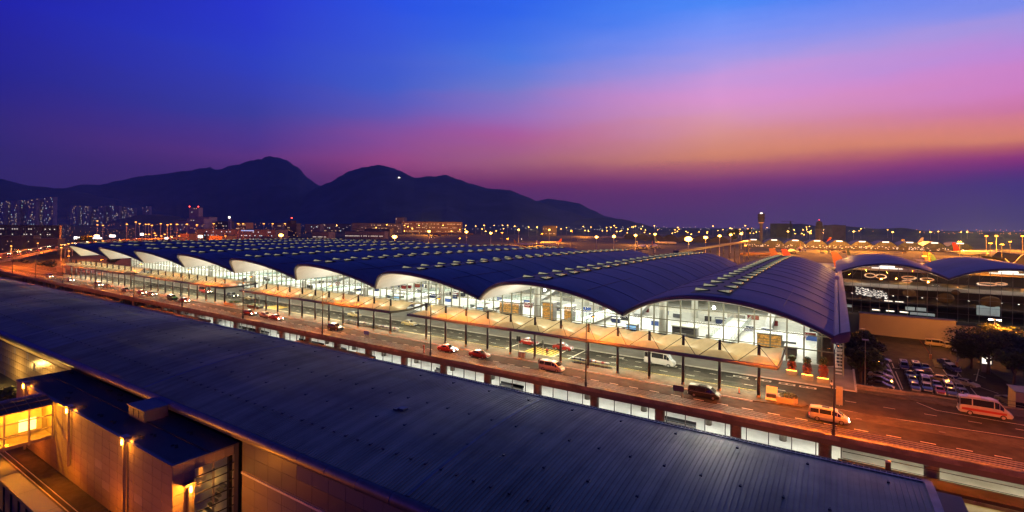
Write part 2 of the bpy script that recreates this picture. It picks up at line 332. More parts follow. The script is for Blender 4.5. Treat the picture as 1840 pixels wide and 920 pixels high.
def mountain(name, ridge, D, depth, seed, rough=1.0):
    """a hill range: its crest passes through the given points of the skyline at distance D; slopes fall to both sides"""
    xs = [p[0] for p in ridge]; n = max(30, int((xs[-1]-xs[0])/2.4)); rows = []
    def ry(x):
        for (a, ya), (b, yb) in zip(ridge, ridge[1:]):
            if a <= x <= b:
                t = (x-a)/(b-a); return ya+(yb-ya)*(t*t*(3-2*t)*0.5+t*0.5)
        return ridge[-1][1]
    prof = [-1.0,-0.85,-0.7,-0.55,-0.42,-0.3,-0.2,-0.12,-0.05,0,0.15,0.4,1.0]
    for s in prof:
        row = []
        for i in range(n+1):
            px = xs[0]+(xs[-1]-xs[0])*i/n
            X, Y, Z = at_D(px, ry(px), D)
            hgt = max(Z-GZ, 3)
            w = depth
            dx, dy = X/math.hypot(X, Y), Y/math.hypot(X, Y)
            k = abs(s)
            fall = (1-k)**1.25
            p = Vector((X+dx*s*w, Y+dy*s*w, 0))
            nn = noise.fractal(p*(1.0/700)+Vector((seed,seed,0)), 1.0, 2.0, 5)
            ridge_n = noise.fractal(p*(1.0/160)+Vector((seed,0,seed)), 1.0, 2.0, 4)
            z = GZ-1+hgt*fall
            z += (nn*0.20*hgt+ridge_n*0.05*hgt)*rough*(1-fall)*(1 if k < 1 else 0)
            if s == 0: z += (ridge_n*0.016+0.012*noise.fractal(p*(1.0/45), 1.0, 2.0, 3))*hgt*rough
            row.append((p.x, p.y, max(z, GZ-2)))
        rows.append(row)
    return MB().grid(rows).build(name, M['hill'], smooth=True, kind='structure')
mountain('mountain', [(-420,352),(-200,330),(-60,320),(0,322),(60,334),(115,339),(200,356),(290,380),(350,402)], 5200, 1700, 3)
mountain('mountain', [(20,372),(115,338),(150,331),(180,332),(215,324),(250,317),(290,313),(318,309),(350,305),(375,300),(392,304),(420,296),(445,290),(465,286),(480,281.5),(497,282),(515,288),(535,300),(553,319),(575,334),(610,356),(660,385),(700,404)], 6800, 2300, 9)
mountain('mountain', [(470,404),(530,362),(575,334),(592,328),(612,316),(630,307),(655,300),(680,296),(697,299),(720,308),(745,319),(765,317),(802,315),(822,322),(850,330),(880,339),(915,341),(940,351),(968,363),(1010,377),(1060,391),(1100,405)], 5900, 2100, 17)
mountain('mountain', [(880,380),(930,362),(965,361),(985,356.5),(1012,360),(1040,365),(1062,376),(1090,389),(1120,395),(1166,406)], 8200, 1900, 29)
mountain('mountain', [(960,407),(1010,401),(1055,393),(1085,391),(1120,394),(1150,401),(1175,408)], 4800, 900, 31)
mountain('hill', [(170,408),(215,393),(255,385),(285,385.5),(320,389),(350,397),(390,408)], 2300, 420, 41, 0.6)
mountain('hill', [(1380,412),(1410,403),(1440,401.5),(1470,406),(1500,403),(1530,407),(1580,411),(1620,409),(1660,414)], 2600, 260, 47, 0.8)

# ------------------------------------------------------------------ the terminal with its row of vaults
BAY, X0, Y0, Y1 = 35.8, -0.2, 98.0, 250.0
NB = 9
GY = 120.0                                  # the glass front stands back under the overhang
term = root('airport_terminal', (-140, 120, 0), 'long glass fronted terminal under a row of wavy dark blue vaulted roofs', 'airport terminal')
def bump_(y):
    pts = [(98,0.0),(100.5,0.14),(104,0.25),(112,0.36),(125,0.42),(150,0.45),(175,0.38),(200,0.15),(225,-0.25),(250,-0.8),(330,-3.0)]
    for (a, za), (b, zb) in zip(pts, pts[1:]):
        if y <= b: return za+(zb-za)*max(0,(y-a))/(b-a)
    return pts[-1][1]
def vprof(t): return 1-abs(2*t-1)**2.05
def tx(x): return min(max(((x-X0)/BAY) % 1.0, 0), 1)
def yed(x): return Y0-9.0*math.sin(PI*tx(x))            # in plan each vault bows out over the forecourt
def ymap(x, y): return yed(x)+(y-Y0)*(Y1-yed(x))/(Y1-Y0)  # y as if the edge were straight -> real y
def zpar(x, y): return 10.55+5.85*vprof(tx(x))+bump_(y)
def zroof(x, y): return zpar(x, Y0+(y-yed(x))*(Y1-Y0)/(Y1-yed(x)))
def zsof(x, y): return 10.55+5.85*vprof(tx(x))-0.98+0.9*bump_(Y0+max(0,(y-yed(x)))*(Y1-Y0)/(Y1-yed(x)))
YS = [98,99,100.5,102,104,108,114,120,128,138,150,165,180,200,215,230,240,250]
NX = 28
def wedge(sgn):                             # one roof light: a wedge that lifts towards the outside, its upright face is glazed
    o, i = 2.85*sgn, 0.55*sgn
    A, U, T, B = (o,0,-.05), (o,0.6,0.40), (i,1.5,0.05), (o,3.5,0.0)
    d = MB(); d.add([U,T,B,A,(i,1.5,-.3),(o,3.5,-.4)], [(0,1,2),(1,4,5,2),(1,3,4),(3,0,2)])
    d.bar(A,T,.06); d.bar(A,U,.06); d.bar(U,T,.05); d.bar(U,B,.06)
    for q in (.33,.66): d.bar(tuple(A[z]+(T[z]-A[z])*q for z in range(3)), tuple(U[z]+(T[z]-U[z])*q for z in range(3)), .03)
    g = MB(); g.poly([A,T,U] if sgn > 0 else [A,U,T]); G2 = (o+.01*sgn,2.5,.02); A2, U2 = (o+.01*sgn,0,-.04), (o+.01*sgn,.6,.36)
    g.poly([A2,U2,G2] if sgn > 0 else [A2,G2,U2])
    return d, g
sk_src = {}
for k in range(NB):
    xl, xr = X0-BAY*(k+1), X0-BAY*k
    XX = [xl+BAY*min(max(i/NX, 1e-6), 1-1e-6) for i in range(NX+1)]
    rows = [[(x, ymap(x,y), zpar(x,y)) for x in XX] for y in YS]
    vault = MB().grid(rows).build('roof_vault', M['roof_navy'], term, smooth=True)
    # white underside over the forecourt
    rows = [[(x, ymap(x,y), zsof(x, ymap(x,y))) for x in XX] for y in (98.35,101,104,108,112,120,135,150,170,190,249)]
    MB().grid(rows).build('soffit', M['soffit'], vault, smooth=True)
    f = MB()
    fa = [[(x, yed(x)+y-98, zpar(x,98)-dz) for x in XX] for y, dz in ((98.0,-0.01),(97.65,0.14),(97.6,0.55),(97.8,0.8),(98.3,0.97))]
    f.grid(fa).build('fascia', M['fascia'], vault, smooth=False)
    MB().grid([[(x, yed(x)+y-98, zpar(x,98)-dz) for x in XX] for y, dz in ((97.84,0.80),(98.25,0.965))]).build('eave_trim', M['tan'], vault)
    # raised joints across the sheet metal and the joints of the first sheets
    b = MB()
    for y in [110+11.7*j for j in range(12)]:
        yy = min(y, 247)
        b.grid([[(x, ymap(x,yy)+d, zpar(x,yy)+dz) for x in XX] for d, dz in ((-0.06,0.0),(-0.06,0.07),(0.06,0.07),(0.06,0.0))])
    for u in (0.2, 0.8):
        x = xl+BAY*u; b.grid([[(x+d, ymap(x,y), zpar(x, y)+dz) for y in YS[3:9]] for d, dz in ((-0.06,0.0),(-0.06,0.07),(0.06,0.07),(0.06,0.0))])
    b.build('roof_joint', M['fascia'], vault)
    # valley gutter along the joint with the next vault
    MB().grid([[(xl+d, y, zpar(xl+0.01, y)+dz) for y in YS] for d, dz in ((-0.75,0.35),(-0.7,0.12),(0.7,0.12),(0.75,0.35))]).build('valley_gutter', M['roof_dark'], vault)
    # roof lights along the crest
    xm = (xl+xr)/2
    rl = MB()
    rl.grid([[(xm+d, y, zroof(xm+d, y)+0.06) for y in range(91,249,6)] for d in (-3.2,-1.6,0,1.6,3.2)]).build('crest_walkway', M['roof_dark'], vault)
    for j in range(23):
        y = 93.0+6.7*j
        for sgn in (-1, 1):
            pos = (xm, y, zroof(xm, y)+0.12)
            if sgn not in sk_src:
                d, g = wedge(sgn); nf = len(d.f); d.add(g.v, g.f)
                od = d.build('skylight', M['roof_dark'], None); od.data.materials.append(M['sky_glow'])
                for pi in range(nf, len(od.data.polygons)): od.data.polygons[pi].material_index = 1
                od.parent = vault; od.location = Vector(pos)-term.location; sk_src[sgn] = od
            else: inst(sk_src[sgn], 'skylight', vault, pos)
# the right hand end: a turned up edge channel
eg = MB()
eg.grid([[(X0+d, y, zpar(X0-0.01, y)+dz) for y in YS] for d, dz in ((-0.3,0.16),(0.15,-0.25),(0.8,-0.2),(1.0,0.25),(1.9,0.65),(2.3,0.75),(2.35,0.1),(2.2,-0.9),(0.4,-1.6))])
eg.add([(X0-0.3,97.65,9.3),(X0+0.4,97.7,9.0),(X0+2.2,97.9,9.7),(X0+2.35,97.95,10.9),(X0+2.3,98,11.35),(X0+1,98,10.9),(X0+0.15,97.8,10.4),(X0-0.3,97.6,10.45)], [(0,1,2,3,4,5,6,7)])
eg.build('edge_gutter', M['fascia'], term)
MB().cbox((X0+0.5,170,13.9),(0.9,3.2,0.9)).build('gutter_outlet', M['steel_lt'], term)
# glass front
NCOL = 104; PW = 3.1
tr = {}
for c in range(NCOL+1):
    x = 0.9-PW*c
    MB().box(x-0.14, x+0.14, GY-0.25, GY+0.05, 0.14, zsof(min(x,X0-0.02), GY)+0.25).build('mullion', M['mullion'], term)
LV = [0.14, 3.0, 6.0, 9.0]
far_p = MB()
for c in range(NCOL):
    xr_, xl_ = 0.9-PW*c, 0.9-PW*(c+1)
    tl, tr_ = zsof(xl_, GY), zsof(min(xr_, X0-0.02), GY)
    for r in range(4):
        z0 = LV[r]; z1 = LV[r+1] if r < 3 else None
        a = [(xl_+.1, GY, z0+.06), (xr_-.1, GY, z0+.06)]
        a += [(xr_-.1, GY, z1-.06), (xl_+.1, GY, z1-.06)] if z1 else [(xr_-.1, GY, max(tr_, z0+.2)), (xl_+.1, GY, max(tl, z0+.2))]
        if c < 60: MB().poly(a).build('glass_pane', M['glass'], term)
        else: far_p.poly(a)
far_p.build('far_glazing', M['glass'], term, kind='stuff')
for z in LV[1:]:
    MB().box(0.9-PW*NCOL, 0.9, GY-0.14, GY-0.02, z-0.1, z+0.1).build('transom', M['mullion'], term)
MB().box(0.9-PW*NCOL, 0.9, GY-0.2, GY, -0.0, 0.14).build('sill', M['steel'], term)
# glazed end wall with a stair, and the end column
for j in range(3):
    MB().box(1.32,1.5, GY-1.0-2.6*j, GY-0.9-2.6*j, 0.1, zroof(X0,112)-1.7).build('end_mullion', M['mullion'], term)
MB().poly([(1.4,GY-6.2,0.1),(1.4,GY-1,0.1),(1.4,GY-1,8.6),(1.4,GY-6.2,8.6)]).build('end_glass', M['glass_green'], term)
st = MB()
for j in range(16): st.box(0.2,1.25, GY-6.0+(j%8)*0.62, GY-5.4+(j%8)*0.62, 0.3+j*0.5, 0.42+j*0.5)
st.build('stair_flight', M['steel_lt'], term)
MB().cyl((-1.6,GY+1.5,0),(-1.6,GY+1.5,9.0),1.5,1.45,24).build('column', M['concrete'], term, smooth=True)
for k in range(1, 9):
    for yy in (126, 160):
        MB().cyl((X0-BAY*k,yy,0),(X0-BAY*k,yy,zsof(X0-BAY*k+0.1,yy)),0.95,0.9,16).build('column', M['white_wall'], term, smooth=True)
# hall inside
MB().box(-322,0.6,GY+0.1,215,-0.1,0.16).build('hall_floor', M['white_floor'], term)
def wall_to_roof(name, y, z0, m):
    xs = [X0-0.05-BAY*NB*i/(NB*20) for i in range(NB*20+1)]
    MB().grid([[(x, y, z0) for x in xs], [(x, y, zsof(x, y)+.1) for x in xs]]).build(name, m, term)
wall_to_roof('back_wall', 200, 0.16, M['white_wall'])
MB().box(-322.4,-322,GY,200,0.1,12).build('end_wall', M['white_wall'], term)
MB().box(0.4,0.8,GY+3,249,-7,9.5).build('end_wall', M['fascia'], term)
wall_to_roof('rear_wall', 248, -7, M['shed_dark'])
for k in range(9):
    xm = X0-BAY*(k+0.5)
    for yy in (127, 142, 160, 182):
        MB().box(xm-9, xm+9, yy-0.25, yy+0.25, zsof(xm,yy)-1.1, zsof(xm,yy)-1.0).build('luminaire', M['lum'], term)
    arealight('hall_light', (xm, 138, 9.3), 7000, WHT, 24, 22)
    arealight('hall_uplight', (xm, 124, 5.0), 3600, WHT, 26, 8, (PI,0,0))
    arealight('hall_light', (xm, 175, 9.5), 6500, WHT, 24, 26)
# uplights in the open bays beyond the glass, and along the overhang
for k in range(NB):
    arealight('soffit_uplight', (X0-BAY*(k+0.5), 108, 3.6), 3400, (1,.95,.82), 26, 5, (PI,0,0))
for k in range(NB):
    pointlight('station_roof_fill', (X0-BAY*(k+.5), 95, 13.2), min(40000, 7000+5000*k), (1,.93,.78), .4, math.radians(64), (math.radians(90-7),0,PI), .8)  # added spots without fixtures, they brighten the station roof across the road
for px_, py_ in ((979,521),(1283,553)):
    fl = MB().sphere(at_Y(px_,py_,110),0.30,10,6).build('floodlight', emit('white_floodlight', (1,0.97,0.85), 60) if 'white_floodlight' not in bpy.data.materials else bpy.data.materials['white_floodlight'], term, smooth=True)
# bridges with glass balustrades from the front into the hall
gb = glass('balustrade_glass', (0.75,0.88,0.85))
for k in range(7):
    xm = X0-BAY*(k+0.62)
    br = MB().box(xm-2.4,xm+2.4,GY+3,158,1.2,1.6).build('bridge', M['white_wall'], term)
    for sx_ in (-2.4, 2.4):
        p = MB()
        for j in range(19): p.box(xm+sx_-0.04,xm+sx_+0.04,GY+3.2+2*j,GY+3.28+2*j,1.6,2.75)
        p.box(xm+sx_-0.04,xm+sx_+0.04,GY+3,158,2.7,2.78)
        p.build('balustrade_frame', M['steel'], br)
        MB().poly([(xm+sx_,GY+3,1.6),(xm+sx_,158,1.6),(xm+sx_,158,2.7),(xm+sx_,GY+3,2.7)]).build('balustrade_glass', gb, br)
    # upper gallery at the back
    MB().box(xm-15,xm+17,176,198,5.2,5.7).build('gallery', M['white_wall'], term)
    MB().box(xm-15,xm+17,175.7,175.8,5.7,6.8).build('gallery_glass', gb, term)
    es = MB()
    es.prism([(150,0.2),(151.5,0.2),(176,5.3),(176,6.3),(174.5,6.3),(150,1.2)], 'x', xm+6.5, xm+8.3); es.build('escalator', M['steel'], term)

# desks, stands and kiosks standing in the hall
def desk(x, y, w, d, h, m, name, label, cat, grp, screen=None, hz=0.16):
    t = root(name, (x, y, hz), label, cat, grp)
    MB().box(x-w/2,x+w/2,y-d/2,y+d/2,hz,hz+h).build('body', m, t)
    MB().box(x-w/2-.08,x+w/2+.08,y-d/2-.08,y+d/2+.08,hz+h+.003,hz+h+.07).build('top', M['steel_lt'], t)
    if screen: MB().box(x-w*.4,x+w*.4,y-d/2-.12,y-d/2-.06,hz+h*.2,hz+h*.85).build('sign_panel', screen, t)
    return t
RI = random.Random(21)
mi = [M['cloth_dark'], M['navy'], M['red'], M['steel'], M['blue_board'], M['clad_blue'], M['cloth_pale']]
for k in range(7):
    xm = X0-BAY*(k+0.5)
    for j in range(20 if k < 5 else 8):
        desk(xm-14+RI.random()*28, 124+RI.random()*44, 1.6+RI.random()*1.6, 0.9, 1.1+RI.random()*.5, RI.choice(mi), 'service_desk', 'small dark service desk on the pale floor behind the glass front', 'desk', 'service desks in the departures hall')
for (x, y, w, h, m, lb) in ((-12.5,128,5,3.6,M['shop'],'amber lit shop stand behind the glass nearest the right hand end'),(-84,130,7,4,M['shop'],'orange lit shop stand under the third vault from the right'),(-93,127,3,2,M['win_blue'],'blue glowing kiosk beside the orange lit shop under the third vault'),
                            (-69.5,128,3.4,5.5,M['shop'],'tall orange lit shop shelves in the hall below the second valley of the roof'),(-63,128,2.4,5,M['shop'],'narrow orange lit shop shelves right of the tall pair'),(-44,126,2.6,2.4,M['win_blue'],'blue glowing screen stand under the second vault'),(-130,128,3,2.2,M['win_blue'],'blue glowing kiosk far along the hall under the fourth vault'),(-8,125,2.2,1.8,M['clad_blue'],'dark grey kiosk box at the right hand end of the hall'),(-32,131,6,2.4,M['clad_blue'],'clothes stall with dark racks beside the column of the first valley')):
    t = root('shop_unit', (x, y, 0.16), lb, 'shop stand')
    MB().box(x-w/2,x+w/2,y,y+2.4,0.16,0.16+h).build('body', M['shed'], t)
    fr = MB().box(x-w/2+.1,x+w/2-.1,y-.1,y-.004,0.6,h-.1).build('display_front', m, t)
    sh = MB()
    for q in range(4): sh.box(x-w/2+.1,x+w/2-.1,y-.32,y-.104,0.7+q*(h-1)/4,0.78+q*(h-1)/4)
    sh.build('shelf', M['shed'], t)
    MB().box(x-w/2-.2,x+w/2+.2,y-.5,y+2.6,0.16+h+.004,0.16+h+.25).build('canopy_top', M['white_wall'], t)
# ------------------------------------------------------------------ the darker hall beyond, to the right
HY = 250.0
hall = root('concourse_hall', (50, HY, GZ), 'dark glass hall with two arched blue roofs beyond the car park', 'airport terminal')
for k in range(3):
    xl = X0+0.2+BAY*k
    def za(x, dz=0.0): return 9.6+4.6*vprof(min(max((x-xl)/BAY,1e-6),1-1e-6))+dz
    v = MB().grid([[(xl+BAY*i/NX, y, za(xl+BAY*i/NX)+b) for i in range(NX+1)] for y, b in ((HY-2.5,0.0),(HY+3,0.35),(HY+30,1.0),(HY+70,0.6))]).build('roof_vault', M['roof_navy'], hall, smooth=True)
    MB().grid([[(xl+BAY*i/NX, y, za(xl+BAY*i/NX)+b) for i in range(NX+1)] for y, b in ((HY-2.5,-0.03),(HY-2.6,-0.5),(HY-2.3,-0.75))]).build('fascia', M['fascia'], v)
    MB().grid([[(xl+BAY*i/NX, y, za(xl+BAY*i/NX)+b) for i in range(NX+1)] for y, b in ((HY-2.28,-0.76),(HY-1.5,-1.0),(HY-0.1,-1.15))]).build('eave_trim', M['soffit'], v, smooth=True)
    MB().grid([[(xl+BAY*i/NX, y, za(xl+BAY*i/NX)+b) for i in range(NX+1)] for y, b in ((HY+0.1,-1.2),(HY+50,-0.4))]).build('ceiling', M['shed_dark'], v, smooth=True)
    for c in range(13):
        x = xl+BAY*c/12
        MB().box(x-.07,x+.07,HY-.12,HY+.06,GZ,za(x)-1.0).build('mullion', M['mull_dark'] if c % 12 else M['steel_dark'], hall)
        if c < 12 and k < 2:
            x2 = xl+BAY*(c+1)/12
            for r in range(7):
                z0 = -6.5+2.75*r; t0, t1 = za(x)-1.1, za(x2)-1.1
                zt = z0+2.7
                if min(t0, t1) < z0+0.3: continue
                MB().poly([(x+.08,HY-.02,z0),(x2-.08,HY-.02,z0),(x2-.08,HY-.02,min(zt,t1)),(x+.08,HY-.02,min(zt,t0))]).build('glass_pane', M['glass_dark'], hall)
    # roof trusses and lit panel at the crest
    tr = MB()
    for s in (-1, 1):
        for q in range(4):
            tr.bar((xl+18+s*(2+q*4),HY+4,za(xl+18+s*(2+q*4))-1.4),(xl+18+s*(4+q*4),HY+4,za(xl+18)-4.6-q*0.8),0.1)
    tr.build('roof_truss', M['steel'], hall)
    q = MB().box(xl+12.5,xl+22.5,HY+3,HY+5,za(xl+18)-2.6,za(xl+18)-2.2); q.cbox((xl+17.5,HY+4,za(xl+18)-1.9),(5,1.6,0.9)); q.build('crest_light', emit('lit_crest_panel', (1,0.97,0.9), 2.2), hall)
for r in range(6):
    z = -6.55+2.75*r; MB().box(0,107,HY-.1,HY+.02,z-.05,z+.05).build('transom', M['mull_dark'], hall)
MB().box(1,107,HY+9,HY+30,3.4,4.9).build('gallery_band', M['white_wall'], hall)
MB().box(1,107,HY+9.2,HY+45,-2.7,-2.3).build('upper_floor', M['shed_dark'], hall)
MB().box(1,107,HY+36,HY+37,-7,3).build('inner_wall', M['shed_dark'], hall)
MB().box(1,107,HY+28,HY+29,4.9,9).build('inner_wall', M['shed_dark'], hall)
for i in range(22):
    x = 6+4.6*i
    MB().cyl((x,HY+6,0.62),(x,HY+6,0.7),0.22,n=8).build('downlight', emit('downlight', (1,0.95,0.85), 9) if i == 0 else bpy.data.materials['downlight'], hall)
for x, z in ((18,-1.2),(21.5,-1.2),(14,-5.1),(18.6,-5.1),(23,-5.1),(60,-1.3),(64.5,-1.3),(61,-5.4),(68,-5.4)):
    MB().box(x-1.3,x+1.3,HY+2,HY+3,z-.16,z+.12).build('ceiling_light', emit('hall_strip', (1,0.93,0.8), 4) if 'hall_strip' not in bpy.data.materials else bpy.data.materials['hall_strip'], hall)
for x0_, x1_, z0_, z1_, m in ((24,27,-5.0,-3.6,'win_cool'),(27.5,30.5,-5.0,-3.6,'win_cool'),(25.5,33.2,-6.6,-5.6,'win_cool'),(45.5,52,-4.6,-1.0,'win_cool'),(1.5,6,-5.6,-4.6,'win_cool')):
    MB().box(x0_,x1_,HY+8.2,HY+8.5,z0_,z1_).build('lit_room_window', emit('pale_lit_room', (0.55,0.8,0.85), 0.45, var=0.4, scale=0.8) if 'pale_lit_room' not in bpy.data.materials else bpy.data.materials['pale_lit_room'], hall)
RS = random.Random(5)
sp = MB()
for i in range(190):
    a, b = RS.random(), RS.random(); x = 7.2+a*10.5; z = 3.6-b*3.0-a*1.4
    sp.cbox((x,HY+3+RS.random()*3,z),(0.42,0.1,0.13))
sp.build('sparkling_light_cluster', emit('sparkle_light', (1,0.97,0.92), 2.2), hall, kind='stuff')
for x, z, rx, rz_ in ((12.0,8.6,1.7,0.8),(15.6,8.4,1.7,0.8),(24.6,8.5,2.2,0.55),(30.2,8.2,2.0,0.5),(24.0,7.0,1.5,0.4),(47.5,7.6,2.6,0.5),(51.5,8.0,1.5,0.4)):  # orange emissive ovals set behind the glass
    g = MB(); n = 20
    g.add([(x+(rx+d)*math.cos(2*PI*i/n), HY+4+e, z+(rz_+d*.8)*math.sin(2*PI*i/n)) for d, e in ((-.24,0),(.24,0),(.24,.3),(-.24,.3)) for i in range(n)],
          [(j*n+i, j*n+(i+1)%n, ((j+1)%4)*n+(i+1)%n, ((j+1)%4)*n+i) for j in range(4) for i in range(n)])
    g.build('orange_ring', M['ring'], hall)
for x, z, r in ((25.0,2.2,1.9),(36,1.2,2.4),(39,3.6,1.2),(49,1.0,2.6)):
    MB().sphere((x,HY+6,z),(r*1.15,0.5,r*.8),12,8).build('amber_disc', emit('amber_disc', (1,0.33,0.03), 0.035, base=(.12,.06,.02), var=0.9, scale=0.8) if 'amber_disc' not in bpy.data.materials else bpy.data.materials['amber_disc'], hall, smooth=True)
for k in range(3):
    for dx in (8, 18, 28): pointlight('trim_fill', (X0+.2+BAY*k+dx, HY+1.2, 7.2 if dx != 18 else 8.6), 700, (1,.9,.75), .08)  # added behind the glass to brighten the eave trim
for q in range(8): pointlight('truss_fill', (6+9*q, HY+18, 1.6 if q % 2 else 6.6), 520, (1,.42,.08), .1)  # added to light up trusses and frames in orange
# podium in front of it
pod = root('podium_wall', (19, 205, GZ), 'long low panelled block lit orange at the back of the car park', 'building')
MB().box(6.9,31.3,204.35,208,GZ,-0.5).build('core', M['shed'], pod)
PA = MB().box(-1.32,1.32,-0.1,0.0,-0.95,0.95).build('wall_panel', M['orange_wall'], pod); first = True
for i in range(9):
    for r in range(3):
        x, z = 8.27+2.705*i, GZ+1.15+2.05*r
        m = M['shed'] if (i, r) in ((3,2),(6,2),(8,2),(3,0),(1,1)) else None
        if first: PA.location = Vector((x,204.3,z))-pod.location; first = False
        else: inst(PA, 'wall_panel', pod, (x,204.3,z), mat=m)
MB().box(6.7,31.5,204.0,208,-0.49,-0.25).build('coping', M['concrete'], pod)
pod2 = root('podium_annex', (60, 208, GZ), 'lower orange lit wall with a dark slot to the right of the panelled block', 'building')
MB().box(31.6,110,208,210,GZ+2.6,-2.3).build('wall', M['orange_wall'], pod2); MB().box(31.6,110,209.5,210,GZ,GZ+2.6).build('recess', M['shed_dark'], pod2)
MB().box(31.6,110,207.7,208.4,-2.29,-2.0).build('coping', M['concrete'], pod2)
MB().box(36,110,207.95,207.99,GZ+0.1,GZ+2.0).build('base_wall', M['orange_wall'], pod2)
# ------------------------------------------------------------------ the departures road, a viaduct in front of the terminal
XL, XR = -620, 75
road = struct('road', loc=(0, 90, 0))
MB().box(XL,XR,81.3,104.4,-0.9,0.0).build('road_deck', M['asphalt'], road)
MB().box(XL,XR,80.55,81.3,-0.55,0.12).build('edge_beam', M['concrete'], road)
MB().box(XL,XR,81.05,81.8,-1.45,-0.56).build('lower_beam', M['clad_blue'], road)
MB().box(XL,XR,81.8,83.2,-1.7,-0.9).build('deck_beam', M['concrete'], road)
for i in range(32):
    MB().cyl((10.6-11.6*i,83.7,GZ),(10.6-11.6*i,83.7,-0.9),0.8,0.8,14).build('column', M['concrete'], road, smooth=True)
# markings lie a few millimetres over the asphalt
mk, ym = MB(), MB()
def dash(mb, x0, x1, y, w=0.12): mb.poly([(x0,y-w,0.006),(x1,y-w,0.006),(x1,y+w,0.006),(x0,y+w,0.006)])
x = 40
while x > -420:
    dash(mk, x-1.6, x, 85.15); x -= 3.6
x = 48
while x > -420:
    if x < -4 or x > 2: dash(mk, x-1.5, x, 98.2, 0.08)
    x -= 5.0
x = -13
while x > -300:
    dash(mk, x-1.2, x, 101.6, 0.07); x -= 2.9
for yy, x0_, x1_ in ((95.05,-310,-11),):
    dash(ym, x0_, x1_, yy, 0.07); dash(ym, x0_, x1_, yy+0.45, 0.07)
for q in range(8): dash(ym, -57.6+0.9*q, -57.1+0.9*q, 97.9, 2.7)
for q in range(8): dash(ym, -157.6+0.9*q, -157.1+0.9*q, 97.9, 2.7)
for xx in (-62.5,-50.5,-47): mk.poly([(xx,95,0.006),(xx+.3,95,0.006),(xx+.3,104,0.006),(xx,104,0.006)])
# block lettering on the road, as flat strokes
for xx in (-29,-16,-12.2,-8.4,-5.2,-40):
    for a, b, c, d in ((0,2.6,0,.25),(0,2.6,.8,1.05),(0,.3,0,1.05),(1.1,1.4,0,1.05),(2.3,2.6,0,1.05)):
        mk.poly([(xx+a,102.1+c,0.006),(xx+b,102.1+c,0.006),(xx+b,102.1+d,0.006),(xx+a,102.1+d,0.006)])
for a, b in (((4.5,92.9),(40,96.2)),((11.2,104.0),(13.3,101.2)),((13.3,101.2),(30,100.4)),((-1.5,93.2),(4.5,92.9))):
    dx, dy = b[0]-a[0], b[1]-a[1]; L = math.hypot(dx,dy); nx, ny = -dy/L*.08, dx/L*.08
    mk.poly([(a[0]-nx,a[1]-ny,.007),(b[0]-nx,b[1]-ny,.007),(b[0]+nx,b[1]+ny,.007),(a[0]+nx,a[1]+ny,.007)])
for q in range(4):
    xx = 22.8+q*1.5; mk.poly([(xx,100.6,.007),(xx+.35,100.6,.007),(xx+1.6,103,.007),(xx+1.2,103,.007)])
dash(mk, -300, 48, 81.95, 0.06)
mk.build('road_marking', M['paint'], road); ym.build('road_marking', M['ypaint'], road)
# the island between the two roads, with its kerb; to the right it tapers to a flush paved strip
isl = struct('island', loc=(0, 92, 0))
MB().prism([(-420,89.3),(-11,89.3),(-4.2,90.6),(-3.4,92.2),(-4.2,94.2),(-11,94.65),(-420,94.65)], 'z', 0.0, 0.13).build('paving', M['median'], isl)
kb = MB(); kb.box(-420,-11,89.12,89.3,0,0.15); kb.box(-420,-11,94.65,94.8,0,0.15); kb.build('kerb', M['kerb'], isl)
MB().poly([(-11,88.9,.01),(75,91.6,.01),(75,95.2,.01),(2,93.0,.01),(-3.2,93.4,.01),(-3.4,89.8,.01)]).build('flush_paving', M['median'], isl)
for px_, py_ in ((1543,753),(1693,777)):
    gx, gy = at_h(px_,py_,H); MB().box(gx-.35,gx+.35,gy-.2,gy+.2,0.012,0.03).build('drain_cover', M['steel_dark'], isl)
# forecourt
fc = struct('forecourt', loc=(-120, 110, 0))
MB().box(-345,3.0,104.7,GY-0.2,-0.9,0.14).build('paving', M['paving'], fc)
kb = MB().box(-345,3.0,104.4,104.7,-0.9,0.16); kb.box(3.0,3.3,104.4,GY,-0.9,0.3); kb.build('kerb', M['kerb'], fc)
MB().prism([(3.3,104.4),(75,104.4),(75,109.6),(25,108.6),(14,108.4),(9,106.4),(3.3,105.8)], 'z', -0.9, 0.13).build('pavement', M['median'], fc)
MB().box(3.2,75,109.3,109.7,GZ,0.1).build('retaining_wall', M['concrete'], fc)

# rail along the edge of the viaduct
rail = root('guard_rail', (-150, 80.9, 0), 'long low metal guard rail with four bars along the near edge of the road', 'guard rail')
pb = MB().cbox((0,0,0.56),(0.10,0.16,0.95)); P0 = pb.build('post', M['steel_dark'], rail)
for i in range(150):
    xx = 48-3.03*i
    if i == 0: P0.location = Vector((xx,80.92,0.1))-rail.location
    else: inst(P0, 'post', rail, (xx,80.92,0.1))
for z in (0.42,0.66,0.90,1.12):
    MB().box(-400,48,80.86,80.94,z-.035,z+.035).build('bar', M['steel'], rail)

def fence(x0, x1, y, hh, step, label, z=0.13, panel=True, m='steel_dark'):
    f = root('pedestrian_fence', ((x0+x1)/2, y, z), label, 'fence', 'pedestrian fences')
    n = max(1, int(abs(x1-x0)/step)); src = None
    for i in range(n+1):
        xx = x0+(x1-x0)*i/n
        if src is None:
            src = MB().box(-.04,.04,-.04,.04,0,hh).build('post', M[m], f); src.location = Vector((xx,y,z))-f.location
        else: inst(src, 'post', f, (xx,y,z))
    for zz in (hh-.04, hh*.45, 0.12): MB().box(x0,x1,y-.025,y+.025,z+zz-.025,z+zz+.025).build('rail', M[m], f)
    if panel:
        for i in range(n):
            a, b = x0+(x1-x0)*i/n, x0+(x1-x0)*(i+1)/n
            MB().poly([(a+.06,y,z+.16),(b-.06,y,z+.16),(b-.06,y,z+hh-.1),(a+.06,y,z+hh-.1)]).build('glass_panel', M['glass'], f)
    return f
